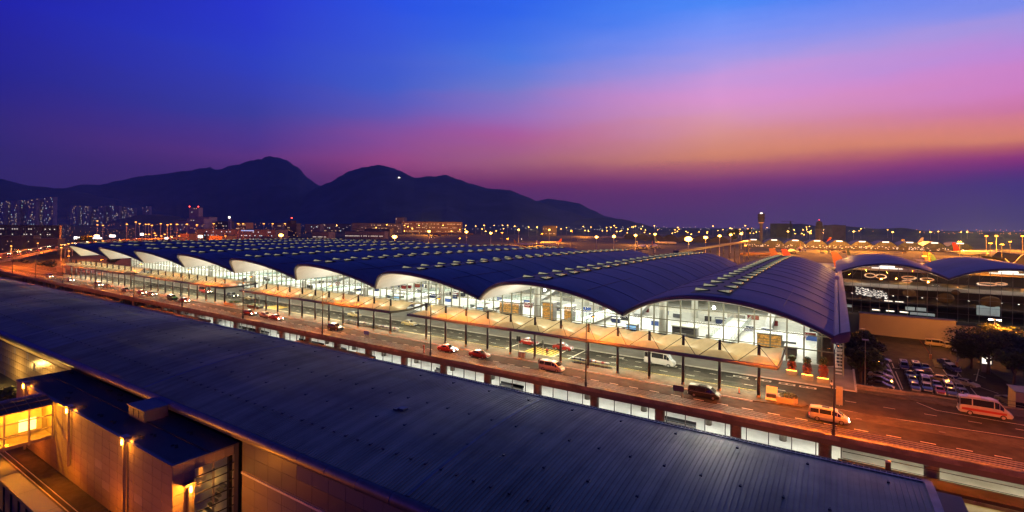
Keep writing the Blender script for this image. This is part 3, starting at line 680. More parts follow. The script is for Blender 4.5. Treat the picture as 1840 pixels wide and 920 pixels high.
fence(-50,-36,94.45,1.05,3.1,'glass panelled fence on the island behind the row of silver trolleys')
fence(-36,-10,94.45,1.05,3.1,'glass panelled fence on the island nearest the round ended planter')
fence(-84,-60,94.45,1.05,3.1,'glass panelled fence on the island left of the traffic lights')
fence(-118,-93,94.45,1.05,3.1,'glass panelled fence on the island behind the long row of trolleys')
fence(-205,-172,94.45,1.05,3.1,'glass panelled fence on the island left of the round white planter')
fence(-262,-212,94.45,1.05,3.1,'glass panelled fence on the far left of the island')
fence(3.2,14.0,105.9,1.1,2.2,'open bar fence on the deck edge above the left of the car park', panel=False)
fence(14.2,40,108.9,1.1,2.2,'open bar fence on the deck edge behind the parked minibus', panel=False)

# street lamps along the guard rail
lampg = 'street lamps along the guard rail'
lp = root('street_lamp', (0,0,0), 'street lamp by the guard rail nearest the right hand roof tip', 'street lamp', lampg)
MB().cyl((0,0,0),(0,0,11.6),0.13,0.075,8).build('pole', M['lamp_grey'], lp, smooth=True)
MB().cyl((0,0,0),(0,0,0.9),0.2,0.2,8).build('base', M['lamp_grey'], lp)
MB().cyl((0,0,11.55),(0.25,1.5,12.0),0.06,0.05,6).build('arm', M['lamp_grey'], lp)
hd = MB().cbox((0.35,1.95,12.0),(0.38,1.0,0.2)).build('lamp_head', M['lamp_grey'], lp)
MB().cbox((0.35,1.95,11.885),(0.28,0.75,0.03)).build('lens', M['sod_lamp'], hd)
where = ['in front of the white van at the right','near the row of trolleys right of the silver van','near the red taxi and the blue sign','by the dark jeep','by the three queued taxis','near the round white planter','by the green taxi','by the white car with bright headlights','far left by the first canopy end','far left beyond the last canopy','far left on the bend']
lamps_x = [0.0]+[-36.2-35.6*i for i in range(10)]
for i, xx in enumerate(lamps_x):
    if i == 0: lp.location = (xx,80.75,0.0)
    else: dup(lp, (xx,80.75,0.0), 0.0, 'street lamp by the guard rail '+where[i])
    pointlight('street_lamp_light', (xx+.35,82.75,11.7), 40000 if i else 72000, SOD, 0.2, math.radians(142), (math.radians(8),0,0), 0.3)
# one more stands outside the picture on the right and lights the road there
dup(lp, (36.0,80.75,0.0), 0.0, 'street lamp by the guard rail outside the picture on the right')
pointlight('street_lamp_light', (36.35,82.75,11.7), 48000, SOD, 0.2, math.radians(142), (math.radians(8),0,0), 0.3)
for i in range(8): pointlight('alley_fill', (-48-36*i,67.5,2.0), 4200, SOD, 0.3)  # unseen sodium lights added to brighten the deck edge and terraces
for xx in (-8,18,44): pointlight('alley_fill', (xx,64.5,-1.0), 4200, SOD, 0.3)  # more unseen lights, added for the right hand deck edge

# ------------------------------------------------------------------ the canopies over the island
CX, CS, CY = -10.4, 6.03, 91.5
def cx(k): return CX-CS*k
YF, YB, ZF, ZB = 88.3, 101.2, 6.15, 6.45
def pillow(nx=10, ny=14):
    rows = []
    for j in range(ny+1):
        v = j/ny; y = YF+0.15+(YB-YF-0.3)*v; r = []
        for i in range(nx+1):
            s = (i/nx-0.5)                 # -0.5 .. 0.5 across a bay, mast in the middle
            if v < 0.40: hgt = 1.05*math.sin(PI*v/0.40)**0.8*abs(math.cos(PI*s))**0.9
            else: hgt = 0.95*math.sin(PI*(v-0.40)/0.60)**0.8*abs(math.sin(PI*s))**0.9+0.25*math.sin(PI*(v-0.4)/0.6)
            r.append((s*CS, y-CY, ZF+(ZB-ZF)*v-0.15+hgt-0.25*math.exp(-((v-0.4)/0.07)**2)))
        rows.append(r)
    return rows
segs = [(0,12,'right hand canopy of glowing pillowed membrane over the island','rightmost'),(14,24,'second canopy from the right with glowing pillowed membrane','second'),(27,37,'third canopy from the right, glowing amber above the taxis','third'),(39,50,'leftmost canopy of glowing membrane over the far island','leftmost')]
sh = {}
def piece(key, mk_, m, name, par, loc, **kw):
    if key not in sh:
        o = mk_().build(name, m, None, **kw); o.parent = par; off = Vector((0,0,0)); q = par
        while q: off += q.location; q = q.parent
        o.location = Vector(loc)-off; sh[key] = o; return o
    return inst(sh[key], name, par, loc)
for a, b, lab, wh in segs:
    cn = root('canopy', (cx((a+b)/2), CY, 0), lab, 'canopy', 'canopies over the island')
    xr, xl = cx(a)+CS*.5, cx(b)-CS*.5
    for k in range(a, b+1):
        piece('col', lambda: MB().cyl((0,0,0.13),(0,0,ZF),0.26,0.26,10), M['steel_dark'], 'column', cn, (cx(k),CY,0), smooth=True)
        piece('mast', lambda: MB().cyl((0,0,ZF),(0,0,8.75),0.27,0.22,10), M['steel_dark'], 'mast', cn, (cx(k),CY,0), smooth=True)
        piece('foot', lambda: MB().cyl((0,0,0.14),(0,0,0.55),0.36,0.3,10), M['concrete'], 'column_base', cn, (cx(k),CY,0))
        piece('pil', lambda: MB().grid(pillow()), M['canopy'], 'membrane_panel', cn, (cx(k),CY,0), smooth=True)
        def struts():
            m_ = MB()
            for s in (-.5, .5):
                m_.bar((0,-.1,8.55),(s*CS*.96,YF-CY,ZF+.1),0.075)
                m_.bar((0,.1,8.55),(s*CS*.96,YB-CY,ZB+.1),0.06)
            return m_
        piece('strut', struts, M['steel_dark'], 'strut', cn, (cx(k),CY,0))
        piece('arm', lambda: MB().bar((0,0,5.2),(0,YF-CY+.2,ZF-.15),0.09).bar((0,0,5.2),(0,YB-CY-.2,ZB-.15),0.09), M['steel_dark'], 'bracket', cn, (cx(k),CY,0))
        piece('cl', lambda: MB().box(-.9,.9,2.6,2.9,5.42,5.5), M['lum'], 'downlight', cn, (cx(k),CY,0))
        if k % 2 == 0: arealight('membrane_fill', (cx(k)-CS/2,94.5,4.6), 700, (1,0.72,0.28), 11, 9, (PI,0,0))  # added beneath the membrane to make it glow golden
        if k % 2 == 0: arealight('canopy_light', (cx(k)-CS/2,95.2,5.3), 3200, (1,0.86,0.52), 8, 2.0)
    MB().cyl((xl,YF,ZF),(xr,YF,ZF),0.32,0.32,12).build('front_tube', M['fascia'], cn, smooth=True)
    MB().cyl((xl,YB,ZB),(xr,YB,ZB),0.12,0.12,8).build('back_tube', M['steel_dark'], cn, smooth=True)
    for xx in (xl, xr):
        MB().grid([[(xx+d, YF+(YB-YF)*v, ZF+(ZB-ZF)*v+e-0.4*math.sin(PI*v)) for v in [q/10 for q in range(11)]] for d, e in ((-.1,-.25),(.12,-.25),(.12,.25),(-.1,.25),(-.1,-.25))]).build('end_beam', M['steel_lt'] if xx == xl else M['steel_dark'], cn, smooth=True)

# ------------------------------------------------------------------ things on the island and the forecourt
tro = root('luggage_trolley', (0,0,0), 'silver luggage trolley nested in the row behind the silver van', 'luggage trolley', 'nested trolleys right of the silver van')
tb = MB()
for s in (-.28,.28):
    tb.bar((s,-.5,.14),(s*.7,.45,.12),.02); tb.bar((s,-.5,.14),(s,-.62,1.0),.02); tb.cyl((s,-.45,.07),(s+.03,-.45,.07),.07,n=6)
tb.bar((-.28,-.62,1.0),(.28,-.62,1.0),.025); tb.bar((-.28,-.55,.55),(.28,-.55,.55),.02)
tb.box(-.26,.26,-.5,.4,.13,.16); tb.box(-.24,.24,-.62,-.42,.75,.95)
tb.build('frame', M['chrome'], tro)
MB().box(-.2,.2,-.66,-.62,.5,.8).build('advert_panel', M['blue_board'], tro)
tp = [M['chrome'],M['chrome'],M['steel'],M['cloth_pale'],M['red'],M['navy'],M['grey_board']]
for i in range(30):
    o = tro if i == 0 else dup(tro, (0,0,0)); o.location = (-36.6-.27*i, 93.55, 0.13); o.rotation_euler.z = -PI/2
    c = o.children[1] if len(o.children) > 1 else None
    if c: c.material_slots[0].link = 'OBJECT'; c.material_slots[0].material = RI.choice(tp)
for i in range(52):
    o = dup(tro, (-93.6-.405*i, 93.5, 0.13), -PI/2, 'silver luggage trolley nested in the long row behind the dark jeep', 'nested trolleys behind the dark jeep')
    c = o.children[1]; c.material_slots[0].link = 'OBJECT'; c.material_slots[0].material = RI.choice(tp)
def shrub(mb, c, r, n, rnd, leaf=0.16):
    for i in range(n):
        while True:
            p = Vector((rnd.uniform(-1,1),rnd.uniform(-1,1),rnd.uniform(-1,1)))
            if 0.15 < p.length < 1: break
        p = Vector((c[0]+p.x*r[0],c[1]+p.y*r[1],c[2]+p.z*r[2])); a = rnd.random()*6.28; b = rnd.uniform(-1,1)
        u = Vector((math.cos(a),math.sin(a),b*.5))*leaf; w = Vector((-math.sin(a)*.5,math.cos(a)*.5,rnd.uniform(-.6,.6)))*leaf
        mb.poly([p-u,p+w,p+u,p-w])
RF = random.Random(11)
for (x, y, hh, lb) in ((-6.8,109.6,2.7,'tall clipped shrub in a stone planter, leftmost of the three uplit ones'),(-4.2,108.0,3.0,'tall clipped shrub in a stone planter, middle of the three uplit ones'),(-1.7,107.2,3.6,'tallest clipped shrub in a stone planter, nearest the roof tip, uplit orange')):
    t = root('planter', (x,y,0.14), lb, 'planter', 'uplit planters on the forecourt')
    MB().box(x-.95,x+.95,y-.8,y+.8,0.14,1.0).build('box', M['concrete'], t)
    lf = MB(); shrub(lf, (x,y,1.0+hh*.32), (.8,.75,hh*.38), 700, RF); lf.build('red_foliage', M['foliage_red'], t, kind='stuff')
    lf = MB(); shrub(lf, (x,y,1.0+hh*.82), (.68,.65,hh*.24), 420, RF); lf.build('green_top', M['foliage'], t, kind='stuff')
    MB().box(x-.85,x+.85,y-.78,y-.7,1.0,1.06).build('uplight', emit('planter_uplight', SOD2, 22) if 'planter_uplight' not in bpy.data.materials else bpy.data.materials['planter_uplight'], t)
    pointlight('planter_light', (x,y-1.1,1.2), 60, SOD2, 0.2)
def oval_planter(x, y, w, d, hh, label, m, board=False):
    t = root('planter', (x,y,0.13), label, 'planter')
    pts = [(x-w*.5, y-d*.5)]+[(x+w*.5-d*.5+d*.5*math.cos(a), y+d*.5*math.sin(a)) for a in [-PI/2+PI*q/10 for q in range(11)]]+[(x-w*.5, y+d*.5)]
    MB().prism(pts, 'z', 0.13, 0.13+hh).build('tub', m, t)
    lf = MB(); shrub(lf, (x+.2,y,hh+.2), (w*.45,d*.42,.55), 900, RF, .14); lf.build('foliage', M['foliage'], t, kind='stuff')
    if board: MB().prism([(y-d*.55,0.3),(y-d*.5,0.3),(y+d*.1,2.1),(y+d*.05,2.15)], 'x', x-w*.5-1.5, x-w*.5+.1).build('sloping_board', M['grey_board'], t)
    if board: MB().box(x-w*.5-1.4,x-w*.5-.002,y-d*.45,y+d*.45,0.13,1.2).build('cabinet', M['steel_dark'], t)
    return t
oval_planter(-6.3,91.9,3.0,2.2,0.85,'round ended orange lit planter with a grey sloping board at the tip of the island', M['clad_lt'], True)
oval_planter(-168.6,92.4,6.0,3.6,0.8,'big round white planter between the second and third canopies', M['clad_lt'])
t = root('planter', (-157.5,93,0.13), 'long dark rectangular planter under the left end of the second canopy', 'planter')
MB().box(-161,-154.4,92.2,93.9,0.13,0.95).build('tub', M['steel_dark'], t)
lf = MB(); shrub(lf, (-157.7,93.05,1.0), (3.2,.75,.5), 700, RF, .16); lf.build('foliage', M['foliage'], t, kind='stuff')
# traffic lights
for x, y, lb in ((-58.6,94.75,'double headed black traffic light on the island left of the yellow crossing'),(-52.4,94.6,'single headed black traffic light right of the yellow crossing'),(-158.3,94.7,'black traffic light far left by the long dark planter')):
    t = root('traffic_light', (x,y,0.13), lb, 'traffic light')
    MB().cyl((x,y,.13),(x,y,3.0),.07,n=8).build('pole', M['steel'], t)
    for s in ((-.28,.28) if 'double' in lb else (0,)):
        h_ = MB().cbox((x+s,y,2.9),(.36,.34,1.1)).build('signal_head', M['tyre'], t)
        v_ = MB()
        for q in range(3): v_.cyl((x+s,y-.18,2.55+.34*q),(x+s,y-.36,2.55+.34*q),.13,n=8,caps=False)
        v_.build('visor', M['tyre'], h_)
# signs seen from behind, on the near side rail
def sign(x, y, w, hh, z, label, m, legs=2):
    t = root('road_sign', (x,y,0), label, 'road sign')
    MB().cbox((x,y,z),(w,.08,hh)).build('board', M[m], t)
    for s in ((-.4,.4) if legs == 2 else (0,)): MB().cyl((x+s*w,y-.02 if legs==1 else y+.06,0),(x+s*w,y+.06,z+hh*.4),.05,n=6).build('post', M['steel'], t)
sx0, sx1 = at_Y(1209.5,698,81.2)[0], at_Y(1229,698,81.2)[0]
sign((sx0+sx1)/2,81.2,sx1-sx0,.9,at_Y(1219,698,81.2)[2],'grey blue road sign seen from behind near the black van','clad_blue')
sx0, sx1 = at_Y(654,598,81.3)[0], at_Y(662.5,598,81.3)[0]
sign((sx0+sx1)/2,81.3,sx1-sx0,.8,at_Y(658,598,81.3)[2],'blue road sign on two posts by the guard rail left of the lamp','blue_board')
sign(.7,94.9,.9,2.9,1.6,'upright grey panel sign on the road strip beside the white van','steel',1)
# bins, hydrant, cones
t = root('litter_bin', (-50.6,90.5,.13), 'pair of grey litter bins by the column behind the red taxi', 'litter bin')
for s in (-.45,.45):
    MB().cbox((-50.6-4.6+s,90.6,.68),(.7,.6,1.1)).build('bin_body', M['steel'], t)
    MB().cbox((-50.6-4.6+s,90.6,1.28),(.76,.66,.09)).build('lid', M['steel_dark'], t)
t = root('hydrant', (-74.5,81.9,0.0), 'red hydrant post at the guard rail by the blurred taxi', 'hydrant')
MB().cyl((-74.5,81.7,0),(-74.5,81.7,1.5),.16,n=10).build('post', M['red'], t); MB().sphere((-74.5,81.7,1.6),.24).build('cap', M['red'], t, smooth=True)
t = root('bus_stop_cone', (-13.4,91.9,.13), 'small orange and white barrier post by the last canopy column', 'barrier post')
MB().cyl((-13.4,91.9,.13),(-13.4,91.9,1.1),.12,.05,10).build('cone', M['plane_orange'], t); MB().cbox((-13.4,91.9,.17),(.5,.5,.07)).build('foot', M['tyre'], t)
# ------------------------------------------------------------------ arrivals level under the road
arr = root('arrivals_front', (-120, 86, GZ), 'bright white glazed arrivals level under the elevated road', 'arrivals hall')
MB().box(-420,1.0,84.6,101,GZ-.01,GZ+.05).build('floor', M['white_floor'], arr)
MB().box(1.0,75,82.0,101,GZ-.01,GZ+.03).build('floor', M['paving'], arr)
MB().box(-420,75,100.5,101,GZ,-1.0).build('back_wall', M['white_wall'], arr)
for i in range(100):
    xx = 0.9-3.03*i
    MB().box(xx-.06,xx+.06,84.5,84.62,GZ,-1.0).build('mullion', M['mull_dark'], arr)
    if i < 99: MB().poly([(xx-2.95,84.56,GZ+.1),(xx-.08,84.56,GZ+.1),(xx-.08,84.56,-2.1),(xx-2.95,84.56,-2.1)]).build('glass_pane', M['glass'], arr)
MB().box(-305,1,84.48,84.64,-2.1,-1.95).build('transom', M['mull_dark'], arr)
for i in range(17):
    xx = -4-12.0*i
    MB().box(xx-4,xx+4,89,89.6,-1.3,-1.2).build('ceiling_light', M['lum_under'], arr)
    arealight('arrivals_light', (xx,90.5,-1.25), 480, (1,0.96,0.86), 10, 6)
for xx in (9, 22, 36): arealight('arrivals_light', (xx,90.5,-1.25), 1500, (1,0.88,0.62), 10, 6)
RB = random.Random(3)
dm = MB(); pm_ = MB(); ps = MB()
for i in range(150):
    xx = -1-2.02*i; dm.box(xx-.04,xx+.04,100.36,100.44,GZ+.05,-1.0)
    if i % 3 == 0: pm_.box(xx-1.4,xx-.3,100.3,100.4,GZ+.05,GZ+2.4+RB.random())
    if i % 7 == 2: ps.box(xx-1.8,xx+.2,99.0,99.3,GZ+1.2,GZ+3.6)
dm.build('wall_frame', M['mull_dark'], arr); pm_.build('door', M['clad_blue'], arr); ps.build('poster_stand', M['shed'], arr)
for i in range(26): MB().cyl((-7-11.6*i,94,GZ),(-7-11.6*i,94,-1.0),.55,n=12).build('inner_column', M['concrete'], arr, smooth=True)
for i in range(16):
    xx = -8-RB.random()*170; w = 1.2+RB.random()*2.2
    t = root('bench', (xx,91,GZ+.05), 'dark bench row on the white arrivals floor under the road', 'bench', 'benches on the arrivals floor')
    MB().box(xx-w,xx+w,90.6,91.3,GZ+.45,GZ+.55).build('seat', M['cloth_dark'], t); MB().box(xx-w,xx+w,91.25,91.35,GZ+.55,GZ+1.0).build('backrest', M['cloth_dark'], t)
    MB().box(xx-w,xx-w+.1,90.7,91.2,GZ+.05,GZ+.45).box(xx+w-.1,xx+w,90.7,91.2,GZ+.05,GZ+.45).build('leg', M['steel'], t)
# terraces between the station roof and the road
for x0_, x1_, y0_, z in ((-116,-88,71,-2.4),(-205,-160,72,-2.2),(-268,-224,72.5,-2.0)):
    tt = struct('terrace', loc=((x0_+x1_)/2, 76, z))
    MB().box(x0_,x1_,y0_,80.5,z-.5,z).build('slab', M['median'], tt); MB().box(x0_,x1_,y0_-.3,y0_,z-1.2,z+.5).build('parapet', M['concrete'], tt)
wk = struct('walkway', loc=(36, 78.5, -2.6))
MB().box(0.5,75,77.2,80.2,-3.0,-2.6).build('slab', M['asphalt'], wk)
wr = root('walkway_rail', (36,80,-2.6), 'thin handrail along the lower walkway beneath the road at the right', 'handrail')
src = MB().cbox((0,0,.55),(.06,.06,1.1)).build('post', M['steel_dark'], wr)
for i in range(27):
    xx = 1.2+2.3*i
    if i == 0: src.location = Vector((xx,80.0,-2.6))-wr.location
    else: inst(src, 'post', wr, (xx,80.0,-2.6))
for z in (-1.5,-2.4): MB().box(1,62,79.97,80.03,z-.03,z+.03).build('bar', M['steel_dark'], wr)
t = root('litter_bin', (5.8,79.3,-2.6), 'small dark litter bin by the lower walkway handrail', 'litter bin')
MB().cbox((5.8,79.4,-2.0),(.55,.5,1.2)).build('bin_body', M['steel_dark'], t); MB().cbox((5.8,79.4,-1.37),(.62,.56,.08)).build('lid', M['steel_lt'], t)
fb = root('flower_bed', (18,84.5,GZ), 'long flower bed of yellow, red and purple blooms beside the lit lane at lower right', 'flower bed')
MB().box(9,40,85.9,87.3,GZ,GZ+.5).build('kerb_wall', M['concrete'], fb)
for nm, m in (('yellow_bloom', M['gold_and_lit']),('red_bloom', M['red']),('purple_bloom', mat('purple_petal',(0.3,0.08,0.4),.7)),('leaf', M['foliage'])):
    lf = MB()
    for q in range(13): shrub(lf, (10+q*2.4+RB.random()*1.6,86.5+RB.uniform(-.3,.3),GZ+.65), (.9,.45,.35), 60, RB, .14)
    lf.build(nm, m, fb, kind='stuff')
for xx in (12.2,19.5):
    t = root('bollard', (xx,85.3,GZ), 'pale bollard post in front of the flower bed, '+('left one' if xx < 15 else 'right one'), 'bollard')
    MB().cyl((xx,85.3,GZ),(xx,85.3,GZ+1.3),.16,n=10).build('post', M['clad_lt'], t); MB().cyl((xx,85.3,GZ+1.3),(xx,85.3,GZ+1.4),.19,n=10).build('cap', M['steel'], t)
arealight('flower_bed_light', (18,86,GZ+5.2), 900, (1,0.62,0.15), 16, 3)

# ------------------------------------------------------------------ the railway station in the foreground with its long ribbed roof
GTY, EVY, EVX = 32.1, 56.8, 7.1
def zst(y): d = y-32; return 4.35+0.19*d-0.005*d*d
stn = root('station', (-120, 45, GZ), 'long low station hall in the foreground under a curved ribbed metal roof', 'station building')
ys = [32.1,33,35,37,39.5,42,45,48,51,53.5,55.5,56.8]
XS = [-460,-380,-300,-240,-200,-160,-130,-100,-80,-60,-40,-25,-12,0,EVX]
rf = MB().grid([[(x, y, zst(y)) for x in XS] for y in ys]).build('roof', M['near_roof'], stn, smooth=True)
rb = MB(); x = EVX-0.55
yy = [32.1,36,40,44,48,52,56.8]
i = 0
while x > -250:
    w = .032
    rb.grid([[(x+d, y, zst(y)+e) for y in yy] for d, e in ((-w*1.6,-.01),(-w,.065),(w,.065),(w*1.6,-.01))])
    x -= 0.42 if x > -120 else 0.84
rb.build('roof_rib', M['near_roof'], stn, kind='stuff')
MB().box(-460,EVX,56.8,57.05,zst(56.8)-.35,zst(56.8)+.06).build('eave_trim', M['roof_dark'], stn)
MB().box(-460,EVX,56.2,56.45,zst(56.3)+.02,zst(56.3)+.1).build('eave_flashing', M['gutter'], stn)
for j in range(9):
    a, b = 32.3+j*2.72, 32.3+(j+1)*2.72-.05
    MB().grid([[(EVX-.5+d, y, zst(y)+e) for y in (a,(a+b)/2,b)] for d, e in ((0,.0),(0,.1),(.62,.1),(.64,-.5))]).build('verge_panel', M['gutter'], stn)
an = MB()
for yrow, st_, off in ((54.2,6,0),(46.5,3.2,1),(40.8,4.4,0),(36.2,1.9,.6)):
    x = 4-off
    while x > -200:
        an.cbox((x,yrow,zst(yrow)+.06),(.22,.16,.13)); an.cbox((x,yrow+.25,zst(yrow)+.04),(.1,.3,.06)); x -= st_
an.build('roof_anchor', M['steel_dark'], stn, kind='stuff')
MB().cbox((-43.0,43.6,zst(43.6)+.14),(.95,.8,.26)).cbox((-43.7,43.2,zst(43.2)+.1),(.6,.4,.18)).build('roof_hatch', M['gutter'], stn)
for x in (-138,-82,-31,-180): MB().grid([[(x+d,y,zst(y)+e) for y in yy] for d, e in ((-.16,0),(-.14,.085),(.14,.085),(.16,0))]).build('roof_joint', M['gutter'], stn)
# round gutter in lengths
def gut():
    m_ = MB(); pts = [(GTY+.05-.72*math.cos(-PI/2+PI*q/8), 3.75+.62*math.sin(-PI/2+PI*q/8)) for q in range(9)]
    m_.grid([[(-2.17, a-GTY, b) for a, b in pts],[(2.17, a-GTY, b) for a, b in pts]])
    m_.grid([[(2.17+d, (a-GTY)*k, (b-3.75)*k+3.75) for a, b in pts] for d, k in ((-.02,1.0),(-.02,1.035),(.04,1.035),(.04,1.0))])
    return m_
for i in range(64):
    x = 4.8-4.4*i
    piece('gutter', gut, M['gutter'], 'gutter_length', stn, (x,GTY,0), smooth=True)
MB().box(-300,EVX,32.1,32.5,3.0,4.36).build('gutter_edge', M['roof_dark'], stn)
# wall of coloured panels to the right of the low wing
def wp(): return MB().box(-1.26,1.26,-.08,0,-.86,.86)
for i in range(24):
    for r in range(6):
        x, z = -56.1+2.56*i, 2.05-1.75*r
        blue = (r == 0 and i < 4) or (r == 1 and i < 9) or (r == 2 and i > 7)
        o = piece('wpanel', wp, M['clad'], 'wall_panel', stn, (x,32.55,z))
        if blue: o.material_slots[0].link = 'OBJECT'; o.material_slots[0].material = M['clad_blue']
MB().box(-57.4,EVX-.4,32.56,56.5,GZ,3.1).build('wall_core', M['shed_dark'], stn)
MB().box(-57.4,EVX-.4,32.36,32.46,-1.02,-.78).build('wall_pipe', M['steel_lt'], stn)
MB().box(-57.4,EVX-.4,32.3,32.56,2.93,3.05).build('wall_cap', M['clad_lt'], stn)
# lit glass wall under the eave to the left
MB().grid([[(x,31.6,3.2),(x,33.0,1.6),(x,34.4,0.4)] for x in (-190,-160,-130,-108.8)]).build('eave_soffit', M['tan'], stn, smooth=True)
MB().box(-190,-108.8,35.3,36,GZ,2).build('inner_wall', M['tan'], stn)
pane_m = mat('amber_glass_block', (0.42,0.33,0.18), 0.25, var=0.35, scale=0.35)
def gp(): return MB().box(-.68,.68,-.05,0,-.72,.72)
for i in range(40):
    for r in range(5):
        o = piece('gpane', gp, pane_m, 'glass_block_panel', stn, (-109.7-1.42*i,34.4,-.45-1.52*r))
        if RB.random() < .13: o.material_slots[0].link = 'OBJECT'; o.material_slots[0].material = M['clad_lt']
pointlight('wall_wash', (-128,30.5,-3.5), 2200, (1,.55,.12), .5); pointlight('wall_wash', (-146,30.5,-3.5), 1700, (1,.55,.12), .5)
MB().box(-460,EVX,56.2,56.7,GZ,5.8).build('rear_wall', M['shed_dark'], stn)

# the low wing clad in panels
lb = root('clad_wing', (-83, 28.6, GZ), 'low windowless wing clad in beige panels with a dark ribbed flat roof at lower left', 'building')
LX0, LX1, LY0, LY1, LZ = -108.9, -57.6, 25.28, 32.2, 2.5
MB().box(LX0+.1,LX1-2.0,LY0+.1,LY1,GZ,LZ-.02).build('core', M['shed_dark'], lb)
MB().box(LX0-.03,LX1+.03,LY0-.04,LY1,LZ-.02,LZ+.06).build('roof', M['low_roof'], lb)
rb = MB(); x = LX1-.25
while x > LX0: rb.box(x-.03,x+.03,LY0+.35,LY1-.1,LZ+.055,LZ+.11); x -= .34
rb.build('roof_rib', M['low_roof'], lb, kind='stuff')
MB().box(LX0,LX1,28.92,29.12,LZ+.05,LZ+.16).build('roof_channel', M['tyre'], lb)
MB().box(LX0-.06,LX1+.06,LY0-.1,LY0+.28,LZ-.08,LZ+.12).build('roof_edge', M['low_roof'], lb); MB().box(LX1-.2,LX1+.07,LY0+.285,LY1,LZ-.08,LZ+.12).build('roof_edge', M['low_roof'], lb)
an = MB()
for i in range(16):
    x, y = LX1-3-RB.random()*46, RB.choice((26.6,27.6,30.3,31.2))
    for q in range(3): an.cbox((x+.45*q,y+.2*(q%2),LZ+.13),(.34,.09,.14),.5); an.cbox((x+.45*q,y+.2*(q%2),LZ+.13),(.09,.34,.14),.5)
an.build('roof_clamp', M['tyre'], lb, kind='stuff')
def cp(): return MB().box(-1.085,1.085,-.06,0,-.5,.5)
nC = 23
for i in range(nC):
    for r in range(9):
        o = piece('cpanel', cp, M['clad'], 'cladding_panel', lb, (LX1-1.15-2.23*i,LY0+.06,LZ-.58-1.03*r))
        if (i, r) in ((8,4),(7,6),(13,3),(3,5)): o.material_slots[0].link = 'OBJECT'; o.material_slots[0].material = M['clad_lt']
def cq(): return MB().box(-.06,0,-.52,.52,-.5,.5)
for j, y in enumerate((25.82,26.88)):
    for r in range(9): piece('cpanelf', cq, M['clad'], 'cladding_panel', lb, (LX1,y,LZ-.58-1.03*r))
for y in (27.94,29.0,30.06,31.12):
    piece('cpanelf', cq, M['clad'], 'cladding_panel', lb, (LX1,y,LZ-.58))
MB().box(LX1-.2,LX1-.01,31.72,LY1,GZ,LZ-.1).build('corner_post', M['clad_blue'], lb)
win = MB()
for y in (27.45,29.5,31.68): win.box(LX1-.22,LX1-.08,y-.09,y+.09,GZ,1.38)
win.build('window', M['steel'], lb)
wi = lb.children[-1]
for z in (0.55,-.35,-1.3,-2.3,-3.3,-4.3):
    MB().cyl((LX1+.02,27.5,z-.05),(LX1+.02,31.65,z+.0),.065,n=8).build('bar', M['steel_dark'], wi)
for y0_, y1_ in ((27.55,29.4),(29.6,31.58)): MB().poly([(LX1-.15,y0_,-6.5),(LX1-.15,y1_,-6.5),(LX1-.15,y1_,1.3),(LX1-.15,y0_,1.3)]).build('pane', M['glass'], wi)
MB().box(LX1-1.95,LX1-1.7,27.3,31.8,GZ,1.4).build('inner_wall', M['white_wall'], lb)
stp = MB()
for q in range(10): stp.box(LX1-1.6,LX1-.5,28.0+.32*q,28.35+.32*q,-6+.42*q,-5.8+.42*q)
stp.build('stair', M['steel'], lb)
pointlight('stair_light', (LX1-.9,30.4,-1.5), 26, (1,.5,.1), .15); pointlight('stair_light', (LX1-.9,29.8,-4.6), 30, (1,.5,.1), .15)
t = root('rooftop_unit', (-75,30,LZ), 'grey ventilation box standing on the low dark roof', 'rooftop unit')
MB().box(-77.3,-72.8,28.7,31.4,LZ+.1,LZ+1.5).build('casing', M['gutter'], t); MB().box(-77.45,-72.65,28.55,31.55,LZ+1.503,LZ+1.6).build('lid', M['clad_blue'], t)
for q in range(3): MB().box(-77.0+1.45*q,-75.8+1.45*q,28.64,28.696,LZ+.35,LZ+1.3).build('louvre_panel', M['clad_blue'], t)
def wall_lamp(x, y, zt, zb, label, dx, dy):
    t = root('wall_lamp', (x,y,zb), label, 'wall lamp', 'sodium lamps on the clad wing')
    MB().box(x-.14,x+.14,y-.14,y+.14,zb,zt).build('post', M['steel'], t)
    h_ = MB().cbox((x-dx*.1,y-dy*.1,zt+.42),(1.1 if dy else .7,.7 if dy else 1.1,.26)).build('lamp_hood', M['gutter'], t)
    MB().cbox((x+dx*.22,y+dy*.22,zt-.05),(.16,.16,.62)).build('lamp_tube', M['sod_lamp'], t)
    l1 = pointlight('wall_lamp_light', (x+dx*.5,y+dy*.5,zt-.1), 1000 if dy else 1700, SOD2, .12)
    if dy: pointlight('wall_lamp_light', (x,y+.75,zt+.02), 90, SOD2, .1)
wall_lamp(-103.3,24.95,2.75,-6.9,'sodium lamp on a post by the wing, farthest left near the shrubs',0,-1)
wall_lamp(-85.5,24.95,2.75,-4.7,'sodium lamp on a post by the wing beside the lit footbridge',0,-1)
wall_lamp(-68.3,24.95,2.75,-6.9,'sodium lamp on a post in the middle of the panelled wall',0,-1)
wall_lamp(-57.1,26.75,-0.15,-6.9,'sodium lamp on the end wall of the wing beside its tall window',1,0)

